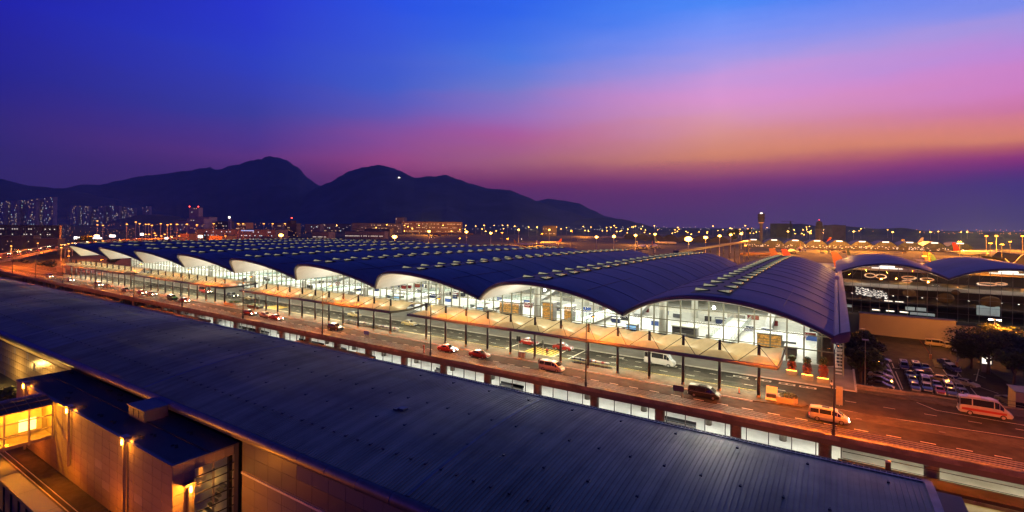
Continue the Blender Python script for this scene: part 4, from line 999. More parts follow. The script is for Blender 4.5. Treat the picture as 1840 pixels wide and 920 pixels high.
# footbridge into the wing
fb_ = root('footbridge', (-94, 15, -2.5), 'covered footbridge glowing orange inside, entering the panelled wing at left', 'footbridge')
BX0, BX1, BYE, BYS = -97.0, -92.0, 25.2, 2.0
MB().box(BX0,BX1,BYS,BYE,-2.6,-2.25).build('deck', M['concrete'], fb_)
MB().box(BX0,BX0+.15,BYS,BYE,-2.25,2.7).build('far_wall', M['tan'], fb_)
MB().grid([[(BX0-.2,y,2.75),(BX0+2.5,y,2.95),(BX1+.15,y,2.3)] for y in (BYS,10,18,BYE)]).build('roof', M['glass_dark'], fb_)
MB().grid([[(BX0,y,2.6),(BX0+2.5,y,2.8),(BX1,y,2.15)] for y in (BYS,10,18,BYE)]).build('roof_lining', M['shed_dark'], fb_)
for i in range(20):
    y = BYE-.1-1.15*i; MB().bar((BX0-.2,y,2.82),(BX0+2.5,y,3.02),.05).bar((BX0+2.5,y,3.02),(BX1+.15,y,2.37),.05).build('roof_bar', M['steel_dark'], fb_)
for xx, zz in ((BX0+1.2,2.93),(BX0+2.5,3.03),(BX0+3.8,2.7)): MB().box(xx-.05,xx+.05,BYS,BYE,zz-.04,zz+.04).build('roof_purlin', M['steel_dark'], fb_)
for i in range(9):
    y = BYE-.12-2.45*i
    MB().box(BX1-.1,BX1+.12,y-.1,y+.1,-2.7,2.3).build('frame_post', M['clad_lt'], fb_)
    if i < 8:
        for a, b in ((-2.1,-1.0),(-.9,.7),(.8,2.1)):
            MB().poly([(BX1-.02,y-2.33,a),(BX1-.02,y-.12,a),(BX1-.02,y-.12,b),(BX1-.02,y-2.33,b)]).build('glass_pane', M['glass'], fb_)
    if i < 8: pointlight('bridge_light', (BX1-1.6,y-1.2,1.6), 2100, (1,.30,.008), .2)
for z in (-2.2,-.95,.75,2.15): MB().box(BX1-.06,BX1+.16,BYS,BYE,z-.06,z+.06).build('frame_rail', M['clad_lt'], fb_)
MB().box(BX1-2.6,BX1-2.5,22.2,24.0,-1.4,0.2).build('lit_panel', emit('lit_bridge_panel', (1,.8,.4), 1.4), fb_)
# lane below with slot drains, and the building edge in the corner
for xx in (-112,-98,-84,-70,-56): pointlight('lane_fill', (xx,22.2,-4.6), 900, SOD, .2)  # added lights without fixtures, to turn the lane surface orange
ln = struct('service_lane', loc=(-80,22,GZ))
MB().poly([(-300,6,GZ+.01),(-40,6,GZ+.01),(-40,25.3,GZ+.01),(-300,25.3,GZ+.01)]).build('surface', M['median'], ln)
for y, w, m in ((22.55,.05,'steel_lt'),(22.9,.16,'tyre'),(23.15,.04,'steel_lt'),(23.4,.10,'tyre')):
    MB().box(-200,-40,y-w,y+w,GZ+.012,GZ+.05).build('slot_drain', M[m], ln)
cb = root('canopy_building', (-80,18.9,GZ), 'dark building edge with a navy flat coping in the lower left corner', 'building')
for i in range(16): MB().box(-160+6.9*i,-160+6.9*i+6.85,17.95,19.75,-3.35,-3.0).build('coping_panel', M['low_roof'], cb)
MB().box(-160,-50,18.3,19.5,GZ,-3.36).build('wall', M['shed_dark'], cb)
for i in range(40): MB().box(-160+2.75*i,-159.85+2.75*i,18.15,18.3,GZ,-3.36).build('wall_rib', M['steel_dark'], cb)
for gx, gy in ((-122,27.5),(-127,28.6),(-117,28.2)):
    t = root('shrub', (gx,gy,GZ), 'dark rounded shrub below the amber glass wall, '+{-122:'front one',-127:'left one',-117:'right one'}[gx], 'shrub')
    lf = MB(); shrub(lf, (gx,gy,GZ+2.2), (2.6,1.7,2.1), 900, RB, .3); lf.build('foliage', M['foliage'], t, kind='stuff')
    MB().cyl((gx,gy,GZ),(gx,gy,GZ+1.6),.12,.06).build('stem', M['bark'], t)
# low flat roof at the right hand end of the station
sr = root('side_roof', (9,56,GZ), 'small flat dark roof beside the right hand end of the ribbed roof', 'building')
MB().box(EVX+.7,9.9,36,61.3,2.9,3.5).build('roof', M['roof_dark'], sr); MB().box(EVX+.75,9.7,36.2,61,GZ,2.9).build('wall', M['shed_dark'], sr)
# ------------------------------------------------------------------ vehicles
def loft(st):
    m_ = MB(); rings = []
    for (x, zb, zl, zr, w, wr) in st:
        rings.append([(x,-w*.93,zb),(x,-w,(zb+zl)*.5),(x,-w*.985,zl),(x,-wr,zr-.04),(x,-wr*.82,zr),(x,wr*.82,zr),(x,wr,zr-.04),(x,w*.985,zl),(x,w,(zb+zl)*.5),(x,w*.93,zb)])
    n = 10
    for r in rings: pass
    vs = [p for r in rings for p in r]; fs = []
    for j in range(len(rings)-1):
        for i in range(n): fs.append((j*n+i, j*n+(i+1)%n, (j+1)*n+(i+1)%n, (j+1)*n+i))
    fs += [tuple(range(n)), tuple(range((len(rings)-1)*n, len(rings)*n))[::-1]]
    return m_.add(vs, fs)
KINDS = {
 'saloon': dict(st=[(-2.32,.36,.74,.80,.76,.68),(-2.22,.26,.92,.98,.85,.72),(-1.6,.22,.97,1.04,.87,.70),(-1.0,.22,.97,1.42,.87,.60),(.25,.22,.95,1.45,.87,.60),(1.05,.22,.92,.99,.87,.70),(2.0,.22,.80,.86,.85,.70),(2.3,.36,.6,.66,.77,.62)], cab=(2,5), wx=(-1.4,1.4), wr=.31),
 'mpv': dict(st=[(-2.42,.35,.9,1.55,.84,.72),(-2.32,.26,1.05,1.84,.9,.72),(-1.2,.24,1.06,1.92,.92,.73),(.35,.24,1.04,1.90,.92,.73),(1.0,.24,1.03,1.76,.92,.71),(1.85,.24,1.0,1.08,.9,.76),(2.32,.26,.78,.84,.84,.72),(2.45,.42,.6,.66,.74,.62)], cab=(0,5), wx=(-1.45,1.5), wr=.33),
 'suv': dict(st=[(-2.2,.42,.95,1.5,.84,.72),(-2.1,.34,1.05,1.72,.9,.70),(-1.0,.32,1.06,1.80,.92,.70),(.2,.32,1.05,1.78,.92,.70),(.95,.32,1.04,1.12,.92,.78),(1.95,.32,1.0,1.06,.9,.76),(2.2,.45,.78,.84,.84,.7)], cab=(0,4), wx=(-1.3,1.35), wr=.38),
 'van': dict(st=[(-2.4,.35,1.0,1.8,.84,.76),(-2.32,.28,1.12,2.05,.88,.76),(-1.0,.26,1.12,2.1,.88,.77),(.9,.26,1.1,2.08,.88,.77),(1.55,.26,1.08,1.9,.88,.75),(2.2,.28,.98,1.05,.86,.76),(2.38,.4,.62,.7,.8,.7)], cab=(0,5), wx=(-1.35,1.6), wr=.33),
 'minibus': dict(st=[(-2.95,.42,1.2,2.35,.9,.8),(-2.9,.34,1.35,2.62,.96,.82),(-1.5,.32,1.38,2.7,.97,.83),(1.0,.32,1.36,2.68,.97,.83),(1.55,.32,1.32,2.5,.97,.8),(2.45,.32,1.2,1.3,.95,.82),(2.9,.34,.95,1.02,.9,.78),(3.02,.5,.7,.78,.8,.7)], cab=(0,5), wx=(-1.75,1.95), wr=.36),
}
PAINT = {}
def paint(col, name):
    if name not in PAINT: PAINT[name] = mat(name, col, 0.32, 0.15, var=0.06, scale=1.0, coat=0.6)
    return PAINT[name]
paint((.29,.29,.29),'white_paint'); paint((.30,.30,.31),'silver_paint'); paint((.018,.018,.02),'black_paint'); paint((.17,.010,.008),'red_car_paint'); paint((.05,.07,.2),'blue_paint'); paint((.09,.09,.1),'grey_paint'); paint((.25,.20,.10),'yellow_paint'); paint((.03,.16,.06),'green_paint'); paint((.33,.28,.22),'beige_paint')
def make_vehicle(kind, name, label, cat, lit=False, taxi=False, stripe=None):
    K = KINDS[kind]; st = K['st']; t = root(name, (0,0,0), label, cat)
    b = loft(st).build('body', PAINT['white_paint'], t, smooth=False); b['paint'] = 1
    a, c = K['cab']
    def P(x, zb, zl, zr, w, wr, s, u):      # a point on the side between belt line (u=0) and roof (u=1), a little proud
        y = w*.985+(wr-w*.985)*u; return (x, s*(y+.012), zl+(zr-.04-zl)*u)
    for s in (-1, 1):
        w_ = MB()
        for j in range(a, c):
            A, B = st[j], st[j+1]
            lo, hi = .12, .86
            fa, fb2 = (.0 if j > a else .25), (1 if j < c-1 else .72)
            if A[3]-A[2] < .2: fa = .45
            if B[3]-B[2] < .2: fb2 = .55
            def L(f): return tuple(A[q]+(B[q]-A[q])*f for q in range(6))
            d = .035
            L0, L1 = L(fa+d), L(fb2-d)
            w_.poly([P(*L0,s,lo),P(*L1,s,lo),P(*L1,s,hi),P(*L0,s,hi)])
        w_.build('side_window', M['car_glass'], t)
    def top(j, name):
        A, B = st[j], st[j+1]; w_ = MB(); pts = []
        for f, k in ((.1,.86),(.9,.86)):
            q = [A[i]+(B[i]-A[i])*f for i in range(6)]; pts.append((q, q[5]*.86))
        (q0,y0),(q1,y1) = pts; up = .02; sg = .02 if j > (a+c)/2 else -.02
        w_.poly([(q0[0]+sg,-y0,q0[3]+up),(q1[0]+sg,-y1,q1[3]+up),(q1[0]+sg,y1,q1[3]+up),(q0[0]+sg,y0,q0[3]+up)]); w_.build(name, M['car_glass'], t)
    top(c-1, 'windscreen')
    if kind == 'saloon': top(a, 'rear_window')
    else:
        A = st[0]; MB().poly([(A[0]-.012,-A[5]*.85,A[2]+.12),(A[0]-.012,A[5]*.85,A[2]+.12),(A[0]-.012,A[5]*.8,A[3]-.12),(A[0]-.012,-A[5]*.8,A[3]-.12)]).build('rear_window', M['car_glass'], t)
    r = K['wr']; src = None
    for wx in K['wx']:
        for s in (-1, 1):
            y = s*(max(q[4] for q in st)-.09)
            w_ = MB().cyl((wx,y-.1,r),(wx,y+.1,r),r,n=14).build('wheel', M['tyre'], t, smooth=False)
            MB().cyl((wx,y+s*.095,r),(wx,y+s*.108,r),r*.62,n=10).build('rim', M['rim'], w_)
    F_, B_ = st[-1], st[0]
    for s in (-1, 1):
        MB().sphere((F_[0]-.12,s*F_[4]*.8,(F_[1]+F_[2])*.5+.14),(.16,.17,.1),8,5).build('headlight', M['head'] if lit else M['lamp_off'], t)
        MB().cbox((B_[0]+.02,s*B_[4]*.84,B_[2]-.05),(.1,.2,.3 if kind != 'saloon' else .16)).build('tail_light', M['tail'] if lit else M['tail_off'], t)
        MB().cbox((st[c-1][0]+.35,s*(st[c-1][4]+.1),st[c-1][2]+.1),(.12,.2,.14)).build('mirror', M['tyre'], t)
    MB().cbox((F_[0]+.012,0,(F_[1]+F_[2])*.5),(.05,F_[4]*1.1,.16)).build('grille', M['tyre'], t)
    MB().cbox((B_[0]-.03,0,B_[1]+.12),(.1,B_[4]*1.8,.2)).cbox((F_[0]-.02,0,F_[1]+.1),(.12,F_[4]*1.85,.2)).build('bumper', M['tyre'] if kind == 'suv' else M['grey_board'], t)
    if taxi:
        MB().grid([[(-.98,-.60,1.432),(-.98,.60,1.432)],[(.24,-.60,1.462),(.24,.60,1.462)]]).build('silver_roof', M['chrome'], t)
        MB().cbox((-.1,0,1.53),(.22,.55,.14)).build('roof_sign', emit('taxi_sign',(1,.9,.7),2) if 'taxi_sign' not in bpy.data.materials else bpy.data.materials['taxi_sign'], t)
    if stripe:
        for s in (-1, 1): MB().poly([(-2.7,s*.983,.75),(2.3,s*.977,.72),(2.3,s*.982,1.05),(-2.7,s*.987,1.12)]).build('side_stripe', M['red'], t)
        MB().cbox((-1.2,0,2.74),(1.4,1.0,.14)).build('roof_unit', M['grey_board'], t)
    if kind == 'mpv':
        for s in (-1,1): MB().poly([(-2.2,s*.926,.95),(1.6,s*.926,.93),(1.6,s*.926,.97),(-2.2,s*.926,.99)]).build('trim_line', M['rim'], t)
        MB().cbox((-.4,0,1.925),(.9,.8,.02)).build('sunroof', M['car_glass'], t)
    return t
def setpaint(t, p):
    for c in t.children:
        if c.get('paint'): c.material_slots[0].link = 'OBJECT'; c.material_slots[0].material = PAINT[p]
PT = {}
def veh(kind, x, y, rz, p, label, cat, name, z=0.0, lit=False, taxi=False, stripe=False, group=None):
    key = (kind, lit, taxi, stripe)
    if key not in PT:
        t = make_vehicle(kind, name, label, cat, lit, taxi, stripe); PT[key] = t
    else:
        t = dup(PT[key], (0,0,0)); t.name = name; t['label'] = label; t['category'] = cat
    t.location = (x,y,z); t.rotation_euler.z = rz
    if group: t['group'] = group
    elif 'group' in t: del t['group']
    setpaint(t, p)
    if lit and group is None:
        fx = KINDS[kind]['st'][-1][0]+.15
        pointlight('headlight_beam', (x+fx*math.cos(rz), y+fx*math.sin(rz), z+.65), 420, (1,.86,.62), .12, math.radians(75), (math.radians(80),0,rz-PI/2), .7)
    return t
# on the departures road, all heading to the right
veh('mpv', -17.9, 87.0, 0, 'black_paint', 'black people carrier in the middle of the near road under the right hand canopy', 'people carrier', 'people_carrier')
veh('mpv', -.6, 86.6, 0, 'white_paint', 'white people carrier lit orange at the right, by the street lamp', 'people carrier', 'people_carrier', lit=True)
veh('mpv', -45.7, 86.1, 0, 'silver_paint', 'silver people carrier at the kerb in front of the trolley row', 'people carrier', 'people_carrier')
veh('saloon', -62.8, 86.0, 0, 'red_car_paint', 'red taxi with silver roof standing on the near road left of the traffic lights', 'taxi', 'taxi', taxi=True)
veh('saloon', -71.4, 85.9, 0, 'red_car_paint', 'red taxi with headlights on, behind the other red taxi, under the lamp', 'taxi', 'taxi', taxi=True, lit=True)
veh('suv', -109.2, 86.1, 0, 'black_paint', 'dark jeep on the near road below the second canopy', 'jeep', 'jeep')
veh('saloon', -134.6, 85.6, 0, 'red_car_paint', 'red taxi with headlights on, front of the three queued cars', 'taxi', 'taxi', taxi=True, lit=True)
veh('saloon', -141.0, 86.4, 0, 'white_paint', 'white saloon behind the front taxi of the three queued cars', 'car', 'parked_car')
veh('saloon', -148.2, 85.6, 0, 'red_car_paint', 'red taxi with headlights on, last of the three queued cars', 'taxi', 'taxi', taxi=True, lit=True)
veh('saloon', -188.8, 86.0, 0, 'red_car_paint', 'red taxi with bright headlights just left of the round white planter', 'taxi', 'taxi', taxi=True, lit=True)
veh('suv', -198.0, 86.3, 0, 'green_paint', 'green taxi behind the red taxi under the third canopy', 'taxi', 'taxi')
veh('saloon', -214.6, 86.6, 0, 'grey_paint', 'dark grey car in line behind the green taxi', 'car', 'parked_car', lit=True)
veh('saloon', -222.3, 86.3, 0, 'red_car_paint', 'red taxi with headlights on far along the road below the third canopy', 'taxi', 'taxi', taxi=True, lit=True)
veh('saloon', -234.8, 85.7, 0, 'black_paint', 'black car under the left end of the third canopy', 'car', 'parked_car')
veh('saloon', -254.0, 86.2, 0, 'grey_paint', 'dark car next to the bright white van on the far road', 'car', 'parked_car')
veh('mpv', -262.2, 86.0, 0, 'white_paint', 'white people carrier with bright headlights on the far road', 'people carrier', 'people_carrier', lit=True)
veh('saloon', -293.0, 85.6, 0, 'red_car_paint', 'red taxi with headlights on where the leftmost canopy begins', 'taxi', 'taxi', taxi=True, lit=True)
veh('mpv', -318.5, 85.2, 0, 'white_paint', 'white people carrier with bright headlights, farthest left on the road', 'people carrier', 'people_carrier', lit=True)
# on the inner road
veh('saloon', -60.0, 101.6, 0, 'red_car_paint', 'red taxi on the inner road behind the double traffic light', 'taxi', 'taxi', taxi=True)
veh('saloon', -51.2, 101.8, 0, 'red_car_paint', 'red taxi on the inner road right of the yellow crossing', 'taxi', 'taxi', taxi=True)
veh('saloon', -98.3, 101.8, 0, 'yellow_paint', 'yellowish taxi on the inner road under the second canopy, right one', 'taxi', 'taxi')
veh('saloon', -120.5, 101.8, 0, 'yellow_paint', 'yellowish taxi on the inner road under the second canopy, left one', 'taxi', 'taxi')
veh('minibus', -29.6, 102.0, 0, 'silver_paint', 'pale coach on the inner road half hidden by the right hand canopy', 'coach', 'coach')
veh('saloon', -176.0, 101.8, 0, 'yellow_paint', 'yellowish taxi on the inner road by the round white planter', 'taxi', 'taxi')
veh('minibus', -206.0, 101.4, 0, 'red_car_paint', 'red and white minibus on the inner road under the third canopy', 'minibus', 'minibus', stripe=True, lit=True)
veh('suv', -187.0, 101.6, 0, 'black_paint', 'black car with headlights on the inner road under the third canopy', 'car', 'parked_car', lit=True)
veh('minibus', 19.0, 102.4, 0.0, 'white_paint', 'parked white minibus with a red side stripe at the right edge of the road', 'minibus', 'minibus', stripe=True)
# the car park below
PK = [(1582,646,'blue_paint','saloon',.5,'dark blue car alone at the head of the left row'),(1576,656,'black_paint','saloon',.2,'dark car at the top of the left row under the tree'),(1581,666,'grey_paint','saloon',.2,'grey car second in the left row'),(1582,676,'silver_paint','saloon',.2,'pale car third in the left row'),(1582,685,'black_paint','saloon',.2,'dark car fourth in the left row'),(1583,694,'black_paint','saloon',.2,'shiny black car at the bottom of the left row'),
 (1624,659,'blue_paint','mpv',1.57,'dark blue car at the left of the far row'),(1646,661,'blue_paint','mpv',1.57,'blue car in the middle of the far row'),(1663,662,'black_paint','saloon',1.57,'low black car at the right of the far row'),(1635,675,'black_paint','saloon',1.57,'black car left of the middle pair'),(1653,677,'black_paint','suv',1.57,'tall black car right of the middle pair'),
 (1640,685,'blue_paint','saloon',1.57,'dark blue car in the near block, upper left'),(1644,697,'blue_paint','saloon',1.57,'blue car in the near block, lower left'),(1663,688,'silver_paint','mpv',1.57,'pale car in the near block, upper second'),(1665,698,'blue_paint','saloon',1.57,'blue car in the near block, lower second'),(1683,694,'black_paint','saloon',1.57,'black car in the near block between the pale pair'),(1688,704,'red_car_paint','saloon',1.57,'dark red car at the bottom of the near block'),
 (1692,683,'yellow_paint','saloon',.15,'yellow lit car parked across the lane'),(1714,684,'white_paint','saloon',1.0,'white car beside the yellow one'),(1736,690,'silver_paint','saloon',.7,'silver car driving out at the right of the car park'),(1704,699,'silver_paint','mpv',1.57,'pale topped car in the near block, third column'),(1709,707,'blue_paint','saloon',1.57,'blue car at the bottom of the third column'),(1724,699,'grey_paint','saloon',1.57,'grey car at the right of the near block'),(1731,709,'blue_paint','saloon',1.57,'dark blue car at the bottom right of the near block'),
 (1711,663,'blue_paint','saloon',1.2,'bright blue car behind the white one'),(1700,653,'blue_paint','saloon',1.2,'dark car beyond the bright blue one'),(1814,722,'grey_paint','saloon',.9,'grey car beside the white hut at the right edge')]
for (px_, py_, p, kind, a, lb) in PK:
    gx, gy = at_h(px_, py_+3, 35.0); veh(kind, gx, gy, -a, p, lb, 'car', 'parked_car', z=GZ+.02)
gx, gy = at_h(1681,622,35); veh('van', gx, gy, 0.0, 'beige_paint', 'pale van parked along the orange lit podium wall', 'van', 'parked_van', z=GZ+.02)
gx, gy = at_h(1716,627,35); veh('mpv', gx, gy, 0.0, 'white_paint', 'white car parked right of the pale van by the podium wall', 'car', 'parked_car', z=GZ+.02)
# ------------------------------------------------------------------ the car park
cp_ = struct('car_park', loc=(20,155,GZ))
MB().poly([(3.5,110,GZ+.005),(110,110,GZ+.005),(110,204,GZ+.005),(3.5,204,GZ+.005)]).build('surface', M['asphalt'], cp_)
bay = MB()
def gl(a, b, w=.1):
    A, B = Vector(a), Vector(b); d = (B-A).normalized(); n_ = Vector((-d.y,d.x))*w
    bay.poly([(*(A-n_),GZ+.012),(*(B-n_),GZ+.012),(*(B+n_),GZ+.012),(*(A+n_),GZ+.012)])
for x0_, x1_, ya, yb in ((12.6,26,158.8,164.2),(12.6,26,149.8,155),(12.6,26,138.8,150)):
    x = x0_
    while x <= x1_: gl((x,ya),(x,yb)); x += 2.55
gl((12.2,137),(11.6,166),.12); gl((12.2,158.6),(20,158.6),.2)
for x in (24,27.5): gl((x,156),(x+3,170),.09)
for a, b in (((27.2,150.5),(29.5,147)),((30,160.5),(28.8,163.5)),((28.8,163.5),(28.2,162.4)),((11,146.5),(11.6,149)),((27,143),(33,135))): gl(a, b, .1)
bay.build('bay_marking', M['paint'], cp_)
ki = MB()
ki.prism([(33.5,110),(33.0,140),(34.5,150),(33.2,160),(31.5,178),(36,190),(110,190),(110,110)], 'z', GZ, GZ+.15)
ki.build('planted_verge', mat('verge_grass',(0.05,0.055,0.025),.9,var=.4,scale=.6), cp_)
MB().prism([(21.3,165),(23.6,165),(24.6,172),(22,175)], 'z', GZ, GZ+.15).build('planted_verge', bpy.data.materials['verge_grass'], cp_)
# barrier boards along the edge of the deck
for px_, lb in ((1544,'orange lit board on the deck edge fence, left of the car park'),):
    t = root('board_fence', (8,107.5,0), 'low orange lit boards on the fence above the near side of the car park', 'board')
    for x0_, x1_, y in ((5.4,8.2,106.6),(9.6,22,109.8)): MB().box(x0_,x1_,y,y+.1,-1.6,-.2).build('board', M['gold_and_lit'], t)
# lit kiosk sign, hut, barrier posts
gx, gy = at_h(1772,669,35); t = root('lit_sign', (gx,gy,GZ), 'square lit parking payment sign in front of the trees', 'sign')
MB().cbox((gx,gy,GZ+1.0),(1.6,.6,2.0)).build('stand', M['steel'], t); MB().cbox((gx,gy,GZ+2.9),(2.3,.7,1.9)).build('box', M['clad_blue'], t)
MB().cbox((gx,gy-.38,GZ+2.9),(1.7,.04,1.5)).build('sign_face', emit('sign_face',(1,.92,.75),1.6), t); MB().cbox((gx+.1,gy-.42,GZ+2.9),(.5,.03,.8)).build('pictogram', M['tyre'], t)
gx, gy = at_h(1832,741,35); t = root('hut', (gx,gy,GZ), 'small white cabin with a dark slot window at the right edge of the car park', 'hut')
MB().cbox((gx+1.4,gy,GZ+2.2),(5.0,5.0,4.4)).build('wall', M['clad_lt'], t); MB().cbox((gx+1.4,gy,GZ+4.45),(5.4,5.4,.12)).build('roof', M['clad_blue'], t); MB().cbox((gx-.3,gy-2.52,GZ+2.0),(1.6,.06,1.0)).build('window', M['car_glass'], t)
for (px_, py_, lb) in ((1672,645,'leaning barrier post with a red arm in the middle of the car park'),(1719,659,'post with two small signs by the exit lane of the car park')):
    gx, gy = at_h(px_, py_, 35); t = root('barrier_post', (gx,gy,GZ), lb, 'barrier')
    MB().cbox((gx,gy,GZ+.6),(.5,.5,1.2)).build('box', M['gold_and_lit'], t); MB().cyl((gx,gy,GZ+1.1),(gx,gy,GZ+4.2),.07,n=6).build('post', M['steel'], t)
    MB().bar((gx,gy,GZ+1.1),(gx-2.2 if 'arm' in lb else gx+1,gy+3,GZ+4.6 if 'arm' in lb else GZ+1.4),.06).build('arm', M['red'], t)
    if 'signs' in lb: MB().cbox((gx-.5,gy,GZ+4.2),(.8,.06,.5)).cbox((gx+.6,gy,GZ+4.2),(.8,.06,.5)).build('sign_plate', M['grey_board'], t)
# lamp posts in the car park
for px_, py_, hh, lb in ((1554,698,10.5,'thin lamp post in the trees left of the car park, nearer one'),(1549,655,9,'thin lamp post in the trees left of the car park, farther one'),(1787,630,9.0,'twin headed lit lamp post above the big tree on the right')):
    gx, gy = at_h(px_, py_, 35); t = root('lamp_post', (gx,gy,GZ), lb, 'lamp post')
    MB().cyl((gx,gy,GZ),(gx,gy,GZ+hh),.12,.07,6).build('pole', M['clad_lt'], t)
    MB().cbox((gx,gy,GZ+hh+.1),(2.6 if 'twin' in lb else 1.2,.5,.22)).build('lamp_head', M['steel'], t)
    if 'twin' in lb:
        for s in (-.9,.9): MB().cbox((gx+s,gy-.1,GZ+hh-.1),(.9,.5,.12)).build('lens', emit('park_lamp',(1,.95,.85),30) if 'park_lamp' not in bpy.data.materials else bpy.data.materials['park_lamp'], t)
for px_, py_, pw in ((1790,640,14000),(1640,625,4200),(1700,640,4500),(1550,640,1800),(1760,720,2200),(1660,720,1500)):
    gx, gy = at_h(px_, py_, 35); pointlight('car_park_light', (gx,gy-2,GZ+9.5), pw*1.35, (1,.29,.02), .3)
# ------------------------------------------------------------------ trees
def tree(x, y, z, hh, r, label, n=2400, leaf=.32, m='foliage', seed=1, group=None, clumps=9):
    rnd = random.Random(seed); t = root('tree', (x,y,z), label, 'tree', group)
    tk = MB().cyl((x,y,z),(x+.1,y,z+hh*.45),.04*hh,.025*hh,8)
    cs = []
    for i in range(clumps):
        a = rnd.random()*6.28; d = r*(.25+.6*rnd.random()); c = (x+d*math.cos(a), y+d*math.sin(a), z+hh*(.45+.42*rnd.random())); cs.append((c, r*(.32+.28*rnd.random())))
        tk.cyl((x+.1,y,z+hh*(.28+.15*rnd.random())), c, .016*hh,.006*hh,5)
    tk.build('trunk', M['bark'], t, smooth=True)
    lf = MB()
    for c, cr in cs: shrub(lf, c, (cr,cr,cr*.75), n//clumps, rnd, leaf)
    lf.build('crown', M[m], t, kind='stuff'); return t
for px_, py_, hh, r, lb, sd in ((1546,690,8.5,4.0,'bushy tree by the roof tip at the left of the car park, nearest',1),(1545,668,9.5,4.2,'dark rounded tree at the left of the car park, middle one',2),(1541,650,8.5,3.6,'tree at the left of the car park, farthest one',3),
    (1776,672,10,7.0,'big dark spreading tree in front of the lit one at the right',4),(1812,664,9.5,6.0,'broad tree behind the parking sign at the far right',5),(1792,643,8.5,6.5,'lamp lit golden tree top at the right',6),(1822,694,8.0,4.0,'small tree with a pale trunk above the white hut',7),(1745,662,7,4,'low dark tree at the edge of the car park lane',8),(1836,652,9,6,'tree at the right edge of the picture',9)):
    gx, gy = at_h(px_, py_, 35); tree(gx, gy, GZ, hh, r, lb, 3200, .3, 'foliage_dark' if 'dark' in lb else 'foliage', sd)
# people
def person(x, y, z, rz, label, top, seedp):
    me = bpy.data.meshes.new('person'); V = [(0,0,.95),(0,0,1.2),(0,0,1.45),(0,0,1.56),(0,.02,1.70),(.1,0,.9),(.11,.02,.5),(.11,-.02,.07),(.11,.14,.04),(-.1,0,.9),(-.11,-.03,.5),(-.11,-.06,.07),(-.11,.1,.04),(.2,0,1.4),(.26,-.02,1.12),(.24,.1,.88),(.23,.15,.8),(-.2,0,1.4),(-.26,-.02,1.12),(-.24,.1,.88),(-.23,.15,.8)]
    E_ = [(0,1),(1,2),(2,3),(3,4),(0,5),(5,6),(6,7),(7,8),(0,9),(9,10),(10,11),(11,12),(2,13),(13,14),(14,15),(15,16),(2,17),(17,18),(18,19),(19,20)]
    Rr = [.15,.15,.16,.065,.11,.1,.065,.05,.04,.1,.065,.05,.04,.07,.05,.04,.035,.07,.05,.04,.035]
    me.from_pydata(V, E_, []); o = bpy.data.objects.new('person', me); C.objects.link(o)
    md = o.modifiers.new('skin','SKIN'); me.skin_vertices or None
    if not me.skin_vertices: me.attributes
    for i, sv in enumerate(me.skin_vertices[0].data):
        sv.radius = (Rr[i],Rr[i]*.8); sv.use_root = (i == 0)
    o.modifiers.new('sub','SUBSURF').levels = 1
    me.materials.append(M['cloth_dark']); o.location = (x,y,z); o.rotation_euler.z = rz
    tag(o, label, 'person')
    j = MB().cyl((0,0,.98),(0,0,1.42),.2,.22,10); j.sphere((.235,-.01,1.28),(.085,.085,.17),8,5); j.sphere((-.235,-.01,1.28),(.085,.085,.17),8,5)
    jo = j.build('jacket', M[top], None); jo.parent = o
    hd_ = MB().sphere((0,.06,1.69),(.085,.1,.12),10,7); hd_.sphere((0,.165,1.68),(.018,.025,.03),6,4); ho = hd_.build('face', M['skin'], None, smooth=True); ho.parent = o
    hr = MB().sphere((0,0.02,1.735),(.115,.12,.1),10,6).build('hair', M['tyre'], None, smooth=True); hr.parent = o
    return o
bpy.context.view_layer.update()
for i, (px_, py_, z, rz, lb, tp_) in enumerate(((1724,722,.13,0,'person in dark clothes standing behind the parked minibus, left one','cloth_dark'),(1731,723,.13,2,'person in dark clothes standing behind the parked minibus, right one','cloth_dark'),(1494,702,.14,1,'person in a pale top beside the tallest planter','cloth_pale'),(983,639,.13,3,'person in a red top behind the silver people carrier','cloth_red'),(969,660,.13,3,'person in a dark jacket at the back of the silver people carrier','cloth_dark'))):
    gx, gy = at_h(px_, py_, H-z); person(gx, gy, z, rz, lb, tp_, i)
